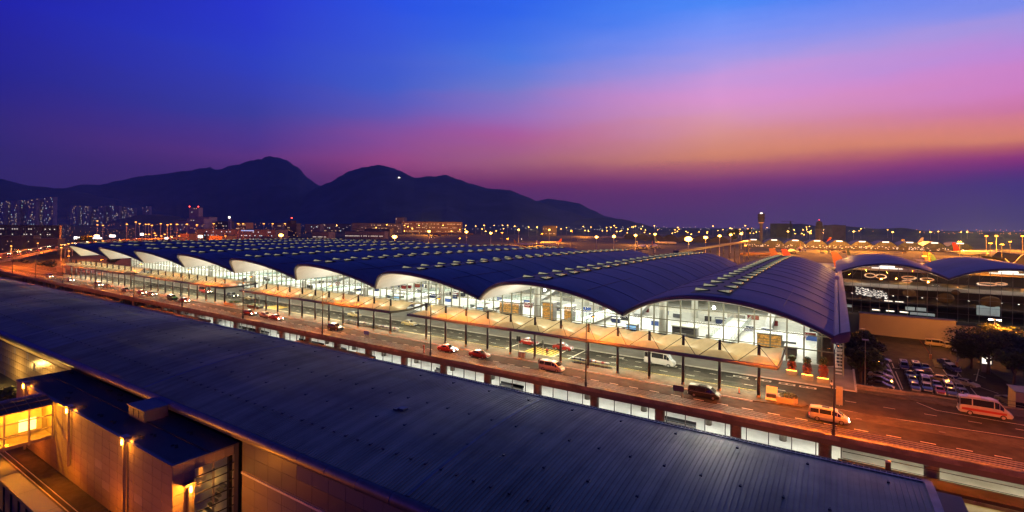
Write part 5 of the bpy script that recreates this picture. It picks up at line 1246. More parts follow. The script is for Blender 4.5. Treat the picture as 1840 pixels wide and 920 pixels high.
# ------------------------------------------------------------------ aircraft on the apron
def make_plane(name, label, fin, body='plane_white', L=60.0):
    k = L/60.0; t = root(name, (0,0,0), label, 'aircraft'); r = 2.9*k; zc = 5.2*k
    m_ = MB(); prof = [(-30,.15,1.6),(-27,.9,1.3),(-22,1.9,.7),(-16,2.7,.1),(-8,2.9,0),(8,2.9,0),(20,2.9,0),(25,2.5,-.1),(28,1.6,-.35),(29.6,.7,-.6),(30,.1,-.7)]
    n = 14; m_.grid([[(x*k, rr*k*math.cos(2*PI*i/n), zc+dz*k+rr*k*math.sin(2*PI*i/n)) for i in range(n+1)] for x, rr, dz in prof]); m_.build('fuselage', M[body], t, smooth=True)
    for s in (-1, 1):
        w = MB(); w.add([(6*k,s*2.4*k,zc-1.2*k),(-6*k,s*2.4*k,zc-1.2*k),(-12*k,s*29*k,zc+1.2*k),(-9.5*k,s*29.5*k,zc+1.3*k),(5.6*k,s*2.4*k,zc-.6*k),(-5.6*k,s*2.4*k,zc-.8*k)],[(0,1,2,3),(4,3,2,5),(0,3,4),(1,5,2),(0,4,5,1)]).build('wing', M['plane_grey'], t)
        e = MB(); e.cyl((5.5*k,s*10*k,zc-2.4*k),(1.5*k,s*10*k,zc-2.4*k),1.45*k,1.0*k,12); e.bar((2.5*k,s*10*k,zc-1.2*k),(0,s*10*k,zc-.6*k),.3*k); e.build('engine', M['plane_grey'], t, smooth=True)
        MB().add([(-23*k,s*1.2*k,zc+1.2*k),(-27.5*k,s*1.0*k,zc+1.4*k),(-30.5*k,s*10*k,zc+2.2*k),(-28.5*k,s*10*k,zc+2.2*k),(-25*k,s*1*k,zc+1.6*k)],[(0,1,2,3),(0,3,4),(1,4,2),(4,3,2)]).build('tailplane', M['plane_grey'], t)
        MB().poly([(24*k,s*2.93*k*.93,zc+.75*k),(-18*k,s*2.6*k,zc+.75*k),(-18*k,s*2.6*k,zc+1.05*k),(24*k,s*2.93*k*.9,zc+1.05*k)]).build('window_row', M['car_glass'], t)
    f = MB(); pts = [(-20.5*k,zc+2.2*k),(-27.5*k,zc+11.6*k),(-30.8*k,zc+11.6*k),(-28.6*k,zc+1.9*k)]
    f.prism(pts, 'y', -.3*k, .3*k).build('tail_fin', M[fin], t)
    g = MB()
    for x, y in ((22,0),(-3,4.2),(-3,-4.2)): g.cyl((x*k,y*k,0),(x*k,y*k,zc-1.5*k),.35*k,n=6); g.cyl((x*k,y*k-.5*k,.6*k),(x*k,y*k+.5*k,.6*k),.6*k,n=10)
    g.build('landing_gear', M['tyre'], t)
    MB().grid([[(26.6*k,y*k,zc+1.15*k),(27.6*k,y*k*.8,zc+.55*k)] for y in (-1.6,-.8,0,.8,1.6)]).build('cockpit_window', M['car_glass'], t)
    return t
P0_ = make_plane('aircraft', 'proto', 'plane_white')
used_p = []
def plane(x, y, rz, label, fin, body='plane_white', L=60, stripes=None):
    t = P0_ if not used_p else dup(P0_, (0,0,0)); used_p.append(t)
    t.location = (x,y,GZ); t.rotation_euler.z = rz; t['label'] = label; t['group'] = 'aircraft on the apron'
    if L != 60: t.scale = (L/60,)*3
    for c in t.children:
        if c.name.startswith('tail_fin'): c.material_slots[0].link = 'OBJECT'; c.material_slots[0].material = M[fin]
        if c.name.startswith('fuselage'): c.material_slots[0].link = 'OBJECT'; c.material_slots[0].material = M[body]
    if stripes:
        for q, (m_, a) in enumerate(stripes):
            for s in (-1, 1):
                b = MB().poly([(-22.2+a*1.0-1.5,s*.33,7.4+q*1.9),(-28.9,s*.33,7.6+q*2.2),(-29.0,s*.33,9.0+q*2.2),(-23.4-q*1.2,s*.33,8.9+q*1.9)]).build('tail_stripe', M[m_], None); b.parent = t
    return t
# headings are given against the picture: 0 = nose to the right of the picture
def hp(px, py, L, turn, label, fin, body='plane_white', hgt=35.0, stripes=None, D=None):
    if D: x, y, _ = at_D(px, py, D)
    else: x, y = at_h(px, py, hgt)
    plane(x, y, YAW+math.radians(turn), label, fin, body, L, stripes)
hp(1757,463,66,4,'long white airliner lit orange at the far right of the apron','plane_red')
hp(1590,449,62,183,'white airliner with a near black tail, nose to the left, before the arched concourse','plane_dark')
hp(1622,447,70,180,'airliner with a red, white and black striped tail, nose to the left','plane_white','plane_white',stripes=(('red',0),('plane_dark',1)))
hp(1462,444,62,182,'airliner with a bright red tail in the middle of the far stands','plane_red')
hp(1424,456,45,70,'airliner with a dark green tail seen from behind the roof crest','plane_green')
hp(1437,452,45,62,'airliner with an orange tail just right of the green tailed one','gold_and_lit','gold_and_lit')
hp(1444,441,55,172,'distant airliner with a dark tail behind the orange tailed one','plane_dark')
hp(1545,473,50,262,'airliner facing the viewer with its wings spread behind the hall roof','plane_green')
hp(1720,489,52,10,'yellow lit airliner with a dark green tail nearest the hall roof at right','plane_green','gold_and_lit')  # yellow lamp light painted into its body colour
hp(1712,483,52,10,'yellow lit airliner with a pale tail behind the green tailed one','gold_and_lit','gold_and_lit')  # lamp colour painted on body and pale tail alike
hp(1700,479,50,10,'yellow lit airliner farthest left of the three parked together','gold_and_lit','plane_white')
hp(945,443,38,2,'airliner lit orange beyond the roof with its tail to the left','gold_and_lit')
hp(990,439,38,176,'airliner with an orange red tail to the right of the lit pair','plane_orange')
hp(984,443,36,2,'small airliner under the orange tailed one','plane_white')
hp(1094,428,40,178,'dark tailed airliner far out on the apron','plane_dark')
hp(1110,429,40,150,'white airliner beside the dark tailed one far out','plane_white')
hp(1152,447,44,60,'airliner with a pale tail just above the roof line','plane_white')
hp(1176,446,44,65,'airliner with a pinkish red tail just above the roof line','plane_orange')
hp(1196,440,44,10,'airliner with a blue and white tail left of the big floodlight','plane_green')
hp(1360,462,40,175,'orange lit airliner stand behind the second vault','gold_and_lit','gold_and_lit')  # sodium light put into body and fin colour
hp(790,424,50,2,'faint orange lit airliner at the far left of the apron','gold_and_lit','gold_and_lit')  # orange light painted on, as on the next one
hp(835,423,55,2,'faint orange lit airliner in the middle of the far stands','gold_and_lit','gold_and_lit')
for px_, py_, D, t_, lb, fn in ((1497,460,350,-28,'airliner hidden behind the roof with only its tall rust red fin showing','plane_orange'),(1407,465,385,-30,'airliner behind the roof with a bright red fin, right of the pair','plane_red'),(1385,467,390,-30,'airliner behind the roof with a dull red fin, left of the pair','plane_orange')):
    x, y, _ = at_D(px_, py_, D); a_r = YAW+math.radians(t_); k_ = 66/60*29.5; plane(x+k_*math.cos(a_r), y+k_*math.sin(a_r), a_r, lb, fn, 'plane_white', 66)

# ------------------------------------------------------------------ high mast floodlights
mastg = 'sodium floodlight masts on the apron'
hm = root('floodlight_mast', (0,0,GZ), 'tall mast with a blazing sodium floodlight on the apron', 'floodlight', mastg)
MB().cyl((0,0,0),(0,0,24),.35,.2,6).build('pole', M['steel_lt'], None).parent = hm
hq = MB()
for i in range(8): hq.sphere((.85*math.cos(PI*i/4),.85*math.sin(PI*i/4),.25*(i%2)),.62,8,6)
hq.sphere((0,0,.1),1.0,10,8)
o = hq.build('lamp_ring', M['sod_far'], None); o.parent = hm; o.location.z = 24
pl_ = MB().cyl((0,0,24.4),(0,0,24.7),1.9,n=12).build('head_plate', M['steel'], None); pl_.parent = hm
first = True
def mast(px, py, top, D=None, sc=1.0, lab=None):
    global first
    u_, v_ = uv(px, py)
    D = D or min(max(FPX*(H-top)/max(v_,2), 150), 2600)
    x, y, z = at_D(px, py, D)
    s = max(.35, (z-GZ)/24)
    t = hm if first else dup(hm, (0,0,0)); first = False
    t.location = (x,y,GZ); t.scale = (sc,sc,s); t['label'] = lab or 'distant mast with a blazing sodium floodlight on the apron'; t['group'] = mastg if not lab else 'named floodlight masts'
    if lab: del t['group']
    for c in t.children:
        if c.name.startswith('lamp_ring'): c.scale.z = sc/s
    return x, y, z
big = [(1237,430,'brightest sodium floodlight mast above the second vault crest',2.3),(1332,420,'sodium floodlight mast left of the control tower',1.6),(1268,427,'sodium floodlight mast just right of the brightest one',1.4),(1293,424,'sodium floodlight mast between the brightest and the tower, nearer',1.3),(1313,422,'sodium floodlight mast second left of the control tower',1.3),(1344,411,'sodium floodlight high up just left of the control tower',1.4),(1534,416,'sodium floodlight mast over the dark tailed airliner',1.7),(1604,417,'sodium floodlight mast over the striped tail',1.7),(1672,417,'sodium floodlight mast before the sea, second from the right',1.6),(1738,417,'sodium floodlight mast before the sea, rightmost',1.6),(1455,417,'sodium floodlight mast left of the second tower',1.4),(1416,416,'sodium floodlight mast right of the control tower',1.4),(1395,412,'twin sodium floodlight right of the control tower',1.5),(1461,412,'sodium floodlight against the second tower',1.5),(1103,425,'sodium floodlight mast left over the far aircraft',1.3),(1142,423,'sodium floodlight mast over the far arched pier, left',1.3),(1177,421,'sodium floodlight mast over the far arched pier, right',1.3),(1072,426,'small sodium floodlight mast at the left of the apron',1.1),(771,416,'sodium floodlight mast above the third roof-light row',1.5),(838,417,'sodium floodlight mast right of the lit cargo block',1.5),(709,426,'sodium floodlight mast at the roof edge in the middle',1.4),(505,423,'pale floodlight mast at the roof edge on the left',1.3),(882,419,'sodium floodlight mast alone right of the cargo block',1.2),(932,413,'sodium floodlight mast above the orange lit airliner',1.3),(987,413,'sodium floodlight mast by the far pier building',1.4)]
for px_, py_, lb, sc in big:
    x, y, z = mast(px_, py_, 17.0, None, sc*.9, lb)
    pointlight('mast_light', (x,y,z), 300000 if sc > 2 else 75000*sc, (1,.36,.03), 1.2)
RM = random.Random(77)
small = [(RM.uniform(655,1560), RM.uniform(405,418)+(0)) for _ in range(60)]+[(RM.uniform(1090,1560), RM.uniform(414,424)) for _ in range(26)]+[(1213,413),(1213,420),(1233,416),(1236,419),(1256,417),(1271,416),(1312,410),(1315,411),(1348,419),(1359,417),(1365,416),(1405,414),(1427,413),(1128,412),(1152,411),(1182,413),(1107,409),(1500,408),(1449,408),(1443,413),(1547,411),(1595,413),(1653,417),(1686,416),(1727,417),(676,409),(727,405),(753,405),(775,405),(796,405),(815,405),(837,405),(855,406),(870,405),(888,405),(903,405),(912,405),(695,404),(650,406),(605,405),(1000,408),(1048,407),(1090,409),(1018,409),(950,408),(965,408),(1062,408),(1220,412),(1480,413),(1330,412),(1290,414)]
for px_, py_ in small:
    mast(px_, py_, 17.0, 1500+RM.random()*700, .95)
for px_, py_, pw in ((1237,470,34000),(1400,455,60000),(1480,450,60000),(1560,452,60000),(1650,450,60000),(1740,462,80000),(1800,470,90000),(1720,490,60000),(1790,495,60000),(960,440,60000),(1000,436,40000),(1340,470,30000),(1150,440,60000),(770,422,120000),(1050,425,80000),(1830,450,80000)):
    x, y = at_h(px_, py_, 35); pointlight('apron_fill', (x,y,18), pw*8, (1,.31,.018), .8)  # added to brighten the apron ground, not placed on the masts
for px_, D_, pw in ((1425,345,60000),(1515,318,60000),(1365,360,45000)):
    x, y, z = at_D(px_, 440, D_); pointlight('apron_fill', (x,y,16), pw, (1,.45,.08), .6)  # added on the near side to light the red fins
# unlit looking masts nearer to the hall
for px_, py_, yb, lb in ((1661,460,492,'tall lamp mast with dark heads beside the yellow lit aircraft'),(1724,434,475,'lamp mast at the nose side of the orange airliner'),(1779,437,473,'lamp mast right of the yellow lit aircraft'),(1800,439,478,'second lamp mast right of the yellow lit aircraft'),(1772,424,458,'lamp mast behind the long airliner'),(1790,424,460,'slim lamp mast behind the long airliner'),(1815,434,455,'lamp mast near the wavy orange edge'),(1837,424,460,'lamp mast at the right edge of the picture'),(1339,441,460,'lit lamp mast behind the second vault'),(1420,449,470,'short lamp mast behind the roof crest'),(902,418,435,'pale lamp mast left of the lit airliner pair'),(974,420,440,'pale lamp mast by the lit airliner pair'),(1026,415,440,'pale lamp mast over the open apron'),(826,428,438,'pale lamp mast just over the roof, left'),(912,429,440,'pale lamp mast just over the roof, right')):
    x, y = at_h(px_, yb+8, 35.0); _, _, z = at_D(px_, py_, Vector((x,y)).dot(FW))
    t = root('lamp_mast', (x,y,GZ), lb, 'lamp mast'); MB().cyl((x,y,GZ),(x,y,z),.3,.2,6).build('pole', M['clad_lt'], t)
    MB().box(x-1.4,x+1.4,y-.3,y+.3,z,z+.5).build('lamp_bar', M['steel_dark'], t); MB().box(x-1.2,x+1.2,y-.35,y+.35,z-.2,z-.01).build('lens', M['sod_lamp'], t)
# ------------------------------------------------------------------ concourse pier with a row of little vaults
A_, B_ = Vector(at_D(1335,441,880)[:2]), Vector(at_D(1795,446,760)[:2])
pier = root('arched_pier', (*((A_+B_)/2), GZ), 'long concourse pier with a row of small glazed arches beyond the aircraft', 'airport pier')
d_ = (B_-A_); Lp = d_.length; e_ = d_/Lp; n_ = Vector((-e_.y, e_.x)); nv = 11; w_ = Lp/nv
def pp(s, q, z): v_ = A_+e_*s+n_*q; return (v_.x, v_.y, z)
for i in range(nv):
    if i > 9: continue
    s0 = i*w_; ar = [(s0+w_*j/12, GZ+6.5+8.0*vprof(max(.001,min(.999,j/12)))) for j in range(13)]
    v_ = MB().grid([[pp(s,q,z+.4) for s, z in ar] for q in (-3,0,28)]).build('roof_vault', M['roof_navy'], pier, smooth=True)
    g_ = MB(); g_.poly([pp(s,-.2,z) for s, z in ar]+[pp(s0+w_,-.2,GZ+5.5),pp(s0,-.2,GZ+5.5)]); g_.build('arched_window', bpy.data.materials.get('pier_glow') or emit('pier_glow', (1,.6,.25), .05, base=(.05,.05,.05), var=.8, scale=.12), pier)
    fr = MB()
    for j in range(1,12): fr.bar(pp(ar[j][0],-.35,GZ+5),pp(ar[j][0],-.35,ar[j][1]),.12)
    fr.build('window_frame', M['steel'], v_)
    MB().poly([pp(s0+w_*.38,-.6,GZ+12.2),pp(s0+w_*.66,-.6,GZ+12.2),pp(s0+w_*.66,-.6,GZ+13.6),pp(s0+w_*.38,-.6,GZ+13.6)]).build('crest_light', bpy.data.materials.get('lit_crest_panel'), pier)
MB().add([pp(0,-1,GZ),pp(Lp*.91,-1,GZ),pp(Lp*.91,-1,GZ+5.6),pp(0,-1,GZ+5.6),pp(0,26,GZ),pp(Lp*.91,26,GZ),pp(Lp*.91,26,GZ+5.6),pp(0,26,GZ+5.6)],[(0,1,2,3),(1,5,6,2),(5,4,7,6),(4,0,3,7),(3,2,6,7)]).build('lower_storey', M['shed_dark'], pier)
lt = MB()
for i in range(150):
    s, z = RM.random()*Lp*.9, GZ+1+RM.random()*4.4; lt.poly([pp(s,-1.2,z),pp(s+.7+RM.random()*1.6,-1.2,z),pp(s+1.2,-1.2,z+.7),pp(s,-1.2,z+.7)])
lt.build('lit_window', M['win_white'], pier, kind='stuff')
# a second, fainter row farther left
A_, B_ = Vector(at_D(1122,424,1300)[:2]), Vector(at_D(1310,430,1050)[:2])
pier = root('arched_pier', (*((A_+B_)/2), GZ), 'farther row of small pale arches left of the brightest floodlight', 'airport pier')
d_ = (B_-A_); Lp = d_.length; e_ = d_/Lp; n_ = Vector((-e_.y, e_.x)); nv = 7; w_ = Lp/nv
for i in range(nv):
    s0 = i*w_; ar = [(s0+w_*j/12, GZ+6.5+8.0*vprof(max(.001,min(.999,j/12)))) for j in range(13)]
    MB().grid([[pp(s,q,z+.4) for s, z in ar] for q in (-3,0,28)]).build('roof_vault', M['shed'], pier, smooth=True)
    MB().poly([pp(s,-.2,z) for s, z in ar]+[pp(s0+w_,-.2,GZ),pp(s0,-.2,GZ)]).build('arched_window', M['shed_dark'], pier)
# ground service equipment: small lit vehicles on the stands
for i in range(46):
    px_ = RM.choice([RM.uniform(1330,1800),RM.uniform(1330,1800),RM.uniform(1080,1330),RM.uniform(700,1060)]); py_ = {True:RM.uniform(444,456),False:RM.uniform(423,438)}[px_ > 1330]
    x, y = at_h(px_, py_, 35)
    veh(RM.choice(['van','minibus']), x, y, RM.random()*6.28, RM.choice(['white_paint','grey_paint','yellow_paint','silver_paint']), 'small service vehicle among the aircraft stands', 'service vehicle', 'service_vehicle', z=GZ, lit=(i % 3 == 0), group='service vehicles on the apron')
# raised taxiway road / bridge on the apron
br = root('airbridge_road', (60,420,GZ), 'long thin elevated walkway rising to the right behind the second vault', 'walkway bridge')
p0, p1 = at_D(1215,450,330), at_D(1345,432,520)
a, b = Vector((p0[0],p0[1],p0[2])), Vector((p1[0],p1[1],p1[2]))
dv = (b-a); nn_ = Vector((-dv.y,dv.x,0)).normalized()*2
MB().add([a-nn_,a+nn_,b+nn_,b-nn_,a-nn_-Vector((0,0,1.6)),a+nn_-Vector((0,0,1.6)),b+nn_-Vector((0,0,1.6)),b-nn_-Vector((0,0,1.6))],[(0,1,2,3),(0,3,7,4),(1,5,6,2),(4,7,6,5),(0,4,5,1),(3,2,6,7)]).build('deck', M['clad_lt'], br)
for q in range(12):
    c_ = a+dv*(q/11); MB().cyl((c_.x,c_.y,GZ),(c_.x,c_.y,c_.z-1.6),.5,n=6).build('pier', M['concrete'], br)
# wavy lit edge of a roof at the right margin
wv = root('wavy_canopy', (*at_D(1825,470,420)[:2],GZ), 'canopy with a wavy glowing orange edge at the right margin', 'canopy')
ws = []
for q in range(25):
    px_ = 1806+q*1.9; x, y, z = at_D(px_, 465+8*math.cos((px_-1818)/7.2), 420); ws.append(Vector((x,y,z)))
m_ = MB()
for p, q in zip(ws, ws[1:]): m_.bar(p, q, .42)
m_.build('lit_edge', M['ring'], wv)
MB().grid([[p-Vector((0,0,.5)) for p in ws],[p+Vector((RT.x*0+FW.x*22,FW.y*22,1.0)) for p in ws]]).build('roof', M['roof_dark'], wv)
MB().grid([[Vector((p.x,p.y,GZ)) for p in ws],[p-Vector((0,0,.6)) for p in ws]]).build('wall', M['shed_dark'], wv)
# ------------------------------------------------------------------ control towers
def ctower(px, ptop, D, label, segs_, glow=True):
    x, y, z = at_D(px, ptop, D); t = root('control_tower', (x,y,GZ), label, 'control tower'); s = D/FPX
    prev = GZ
    for nm, z0, z1, r0, r1, m in segs_: MB().cyl((x,y,z+z0*s),(x,y,z+z1*s),r0*s,r1*s,16).build(nm, m, t)
    MB().cyl((x,y,GZ),(x,y,z+segs_[0][1]*s),segs_[0][3]*s*1.0,segs_[0][3]*s,12).build('shaft', M['shed'], t)
    return x, y, z, s, t
x, y, z, s, t = ctower(1368,383,1150,'dark control tower with a white light on top, standing clear of the floodlights',[('shaft_neck',-22,-18,2.6,3.3,M['shed']),('lit_collar',-18,-16.5,3.4,4.6,emit('tower_glow',SOD2,.5)),('lower_deck',-16.5,-9,5.0,5.6,M['shed_dark']),('gallery',-9,-8,6.6,6.6,M['steel_dark']),('cab',-8,-2,5.2,6.0,M['shed_dark']),('cab_roof',-2,-1.2,6.3,5.8,M['steel_dark'])])
MB().cbox((x,y,z-.2*s),(3.6*s,2*s,1.6*s)).build('roof_light', M['white_far'], t); MB().cyl((x,y,z),(x,y,z+3*s),.2*s,n=5).build('aerial', M['steel_dark'], t)
x, y, z, s, t = ctower(1472,397,1250,'squat stepped dark control tower with a red beacon',[('base',-14,-9,6.2,6.2,M['shed_dark']),('lower_deck',-9,-6,5.0,5.2,M['shed_dark']),('gallery',-6,-5.2,6,6,M['steel_dark']),('cab',-5.2,-2,4.4,4.9,M['shed_dark']),('cab_roof',-2,-1.2,4.9,3.5,M['steel_dark']),('drum',-1.2,.6,1.6,1.6,M['steel_dark'])])
MB().cyl((x,y,z+.6*s),(x,y,z+1.6*s),.2*s,n=5).build('aerial', M['steel_dark'], t); MB().sphere((x,y,z+1.9*s),.6*s,6,4).build('beacon', M['red_far'], t)
# ------------------------------------------------------------------ sheds, terminals and towers along the far side
wins = [M['win_warm'],M['win_white'],M['win_warm'],M['win_cool']]
def block(px0, px1, pt, pb, D, label, m='shed', rows=3, lit=.25, cat='building', name='far_building', depth=40, wm=None, ws_=1.0, top=None, wgap=2.2):
    """a building facing the camera: its corners in the picture, its distance, storeys and share of lit windows"""
    x0_, y0_, zt = at_D(px0, pt, D); x1_, y1_, _ = at_D(px1, pt, D); a, b = Vector((x0_,y0_)), Vector((x1_,y1_)); L = (b-a).length; e = (b-a)/L; n2 = Vector((-e.y,e.x))
    t = root(name, (*((a+b)/2), GZ), label, cat)
    def q(s, d, z): v_ = a+e*s+n2*d; return (v_.x,v_.y,z)
    bx = MB().add([q(0,0,GZ),q(L,0,GZ),q(L,depth,GZ),q(0,depth,GZ),q(0,0,zt),q(L,0,zt),q(L,depth,zt),q(0,depth,zt)],[(4,5,6,7),(0,1,5,4),(1,2,6,5),(2,3,7,6),(3,0,4,7)]); bx.build('wall', M[m], t)
    MB().add([q(-.5,-.5,zt+.01),q(L+.5,-.5,zt+.01),q(L+.5,depth+.5,zt+.01),q(-.5,depth+.5,zt+.01),q(-.5,-.5,zt+.8),q(L+.5,-.5,zt+.8),q(L+.5,depth+.5,zt+.8),q(-.5,depth+.5,zt+.8)],[(4,5,6,7),(0,1,5,4),(1,2,6,5),(2,3,7,6),(3,0,4,7),(0,3,2,1)]).build('roof', M[top or 'shed_dark'], t)
    pbz = GZ+1; px_m = D/FPX; cell = wgap*px_m; nc = max(1,int(L/cell)); nr = rows; hh = (zt-pbz)/nr
    by = {}
    for r in range(nr):
        for c in range(nc):
            if RM.random() < lit:
                mm = wm or RM.choice(wins); k = by.setdefault(mm.name, MB())
                s = c*cell+cell*.2; z = pbz+r*hh+hh*.3; w2 = cell*.5*ws_; h2 = min(hh*.62, 1.3*px_m)
                k.poly([q(s,-.3,z),q(s+w2,-.3,z),q(s+w2,-.3,z+h2),q(s,-.3,z+h2)])
    for nm, k in by.items(): k.build('lit_window', bpy.data.materials[nm], t, kind='stuff')
    return t, q, L, zt
# housing towers on the left
for i, (p0_, p1_, tp_) in enumerate(((-14,7,364),(8,19,361),(20,31,360),(33,48,360),(50,64,359),(66,79,357),(80,96,354))):
    block(p0_,p1_,tp_,405,2500+30*(i%2),['cut off','second','third','fourth','fifth','sixth','rightmost and tallest'][i]+' lit housing tower of the near estate at the left edge','tower',22,.13,'tower block','housing_tower',22,wm=None,wgap=1.5,top='tower')
for i, (p0_, p1_, tp_) in enumerate(((127,138,370),(139,148,370),(149,160,371),(162,174,374),(176,186,371),(188,200,370),(202,214,370),(216,228,372),(230,241,374),(256,262,373),(263,268,371))):
    block(p0_,p1_,tp_,398,3300+30*(i%2),'thin far housing tower, '+['leftmost of its row','second of its row','third of its row','fourth of its row','fifth of its row','sixth of its row','seventh of its row','eighth of its row','rightmost of its row','left one behind the low hill','right one behind the low hill'][i],'tower',17,.12,'tower block','housing_tower',24,wgap=1.4,top='tower')
t, q, L, zt = block(340,357,373,398,1500,'tall slab tower with red beacons standing alone','tower',14,.05,'tower block','office_tower',20,wgap=2)
MB().sphere(q(1,0,zt+3),1.5,6,4).build('beacon', M['red_far'], t); MB().sphere(q(L-1,0,zt+3),1.5,6,4).build('beacon', M['red_far'], t)
block(336,366,393,412,1450,'pale block in front of the slab tower with a blue lit sign','tower',5,.12,top='tower'); block(358,376,390,412,1480,'block with a bright corner right of the slab tower','tower',6,.15)
block(313,338,396,410,1700,'low grey block left of the slab tower','tower',4,.06); block(388,408,398,412,1500,'brown block with orange lit windows','shed_dark',4,.3)
t, q, L, zt = block(410,414,393,410,1500,'slim chimney like tower with a white lamp','tower',4,0,'tower','lamp_tower',6); MB().sphere(q(L/2,0,zt+4),3.2,8,5).build('lamp', M['white_far'], t)
block(424,442,400,411,1400,'amber floodlit block left of the dark stepped tower','gold_and_lit',3,.5,wm=M['win_warm']); block(488,506,401,411,1700,'small amber roofed building left of the dark tower','shed',2,.5,wm=M['win_warm'])  # first block has its floodlight put into the wall colour
t, q, L, zt = block(510,533,402,416,1200,'dark stepped tower building with a red beacon','shed_dark',5,.05,'tower','control_building',24)
MB().cbox(q(L/2,8,zt+4),(14,14,8)).build('upper_storey', M['shed_dark'], t); MB().sphere(q(L/2,8,zt+14),1.3,6,4).build('beacon', M['red_far'], t); MB().cyl(q(L/2,8,zt+8),q(L/2,8,zt+13),.5,n=5).build('aerial', M['steel_dark'], t)
t, q, L, zt = block(0,107,405,428,620,'wide dark car deck building with rows of white lamps at the far left','shed_dark',4,.35,wm=M['win_white'],wgap=4.2,depth=3)
MB().poly([q(L*.4,-.5,GZ+8),q(L*.68,-.5,GZ+8),q(L*.68,-.5,GZ+9.4),q(L*.4,-.5,GZ+9.4)]).build('lit_window', M['win_white'], t); MB().poly([q(L*.76,-.5,GZ+2),q(L*.98,-.5,GZ+2),q(L*.98,-.5,GZ+6.5),q(L*.76,-.5,GZ+6.5)]).build('glazed_bay', bpy.data.materials['pale_lit_room'], t)
block(0,60,424,440,520,'low dark building in front of the car deck','shed_dark',2,.1,depth=8); block(60,104,430,440,500,'flat roofed dark shed by the highway','shed_dark',1,.1,depth=8)
t, q, L, zt = block(352,495,412,423,900,'long pale industrial block with a blue lit band','shed',3,.2,wm=M['win_cool'],wgap=3,depth=50)
MB().poly([q(L*.57,-.5,zt-2.2),q(L*.73,-.5,zt-2.2),q(L*.73,-.5,zt-.6),q(L*.57,-.5,zt-.6)]).build('blue_band', M['win_blue'], t)
block(376,400,424,429,800,'low orange lit shed before the long block','gold_and_lit',1,.2); block(322,340,420,426,850,'small orange lit shed','gold_and_lit',1,.3)  # both sheds carry their orange light as wall colour
block(548,575,403,411,1700,'wide pale building with a few lamps','shed',2,.15); block(576,630,402,413,1800,'long dim terminal building, left','shed',3,.12); block(632,720,401,413,1750,'long dim terminal building, right','shed',3,.15,wm=M['win_warm'])
block(620,690,416,421,1100,'low hangar roof with a row of white lamps along its front','shed',1,.7,wm=M['win_white']); block(655,700,411,418,1300,'dark low hangar behind the row of lamps','shed_dark',1,0)
block(711,727,391,412,1900,'tall pale cargo block with lamps on its roof','shed',6,.2,wm=M['win_white'])
t, q, L, zt = block(722,830,398,412,1850,'long cargo terminal floodlit orange','gold_and_lit',3,.55,wm=M['win_warm'],wgap=2.6)  # floodlight glow painted into the walls
block(976,1000,406,413,1600,'small lit pier building with a pale roof','shed',2,.4,wm=M['win_warm']); block(560,590,417,422,1000,'small low building with bright white windows','shed',1,.6,wm=M['win_white'])
block(1395,1424,402,411,1700,'building under a crane right of the control tower','shed_dark',2,.05); block(1495,1520,405,413,1500,'grey box building by the second tower','shed',2,.06)
t, q, L, zt = block(1420,1422,398,405,1690,'tower crane with a long jib on the skyline','steel_dark',1,0,'crane','tower_crane',3); MB().bar(q(-30,1,zt),q(12,1,zt),.8).build('jib', M['steel_dark'], t); MB().bar(q(0,1,zt),q(0,1,zt+6),.6).build('peak', M['steel_dark'], t)
# lit billboards by the highway
for px_, py_, w, h_, lb in ((91,427,16,4,'wide white lit billboard nearest the housing towers'),(138,428,12,7,'white lit billboard at the fork'),(174,424,12,4,'white lit billboard, upper one at the toll road'),(175,428,20,3,'wide low white lit board under the upper one'),(202,424,13,5,'white lit billboard beyond the toll road'),(255,421,7,5,'small white lit billboard between the lamps'),(106,434,11,2.4,'low white lit strip board beside the highway'),(360,425,10,6,'bright white lit shop box left of the vault ends'),(299,428,7,4,'small bright box by the toll lamps')):
    x, y, z = at_D(px_, py_, 640); s = 0.75*640/FPX; t = root('billboard', (x,y,GZ), lb, 'billboard')
    MB().cbox((x,y,z),(w*s,.8,h_*s),YAW).build('lit_face', M['screen'], t); MB().cyl((x,y+.6,GZ),(x,y+.6,z),.4,n=6).build('post', M['steel'], t)
# street lamps over the junction on the left
jl = root('junction_lamp', (0,0,GZ), 'tall sodium lamp over the junction on the left', 'street lamp', 'sodium lamps over the left junction')
MB().cyl((0,0,0),(0,0,20),.3,.15,6).build('pole', M['steel_lt'], None).parent = jl
o = MB().cbox((0,0,20.1),(2.6,1.0,.6)).build('lamp_head', M['sod_far2'], None); o.parent = jl; fj = True
jlist = [(175,404,800),(185,405,800),(175,397,900),(228,403,760),(244,399,900),(251,402,880),(262,403,860),(267,403,840),(273,405,800),(289,402,850),(301,404,780),(307,403,820),(318,403,800),(336,403,800),(354,404,760),(384,402,850),(428,402,900),(437,402,900),(474,402,950),(490,402,950),(512,402,1000),(110,440,470),(117,440,470),(123,438,480),(130,437,490),(124,451,420),(110,445,430),(280,423,620),(290,424,600),(278,419,640),(268,421,620),(296,421,600),(308,425,560),(262,421,640),(322,424,560),(405,424,650),(20,442,420),(68,437,480),(146,436,500),(159,436,500),(172,434,520),(185,433,520),(216,432,520)]
for px_, py_, D in jlist:
    x, y, z = at_D(px_, py_, D); t = jl if fj else dup(jl, (0,0,0)); fj = False; t.location = (x,y,GZ); t.scale = (D/800+.25,D/800+.25,max(.15,(z-GZ)/20.1))
for px_, py_, pw in ((110,470,26000),(60,480,26000),(300,440,60000),(230,440,60000),(170,445,45000),(40,500,15000),(20,500,15000)):
    x, y = at_h(px_, py_, 35); pointlight('junction_light', (x,y,12), pw*4, SOD, .6)
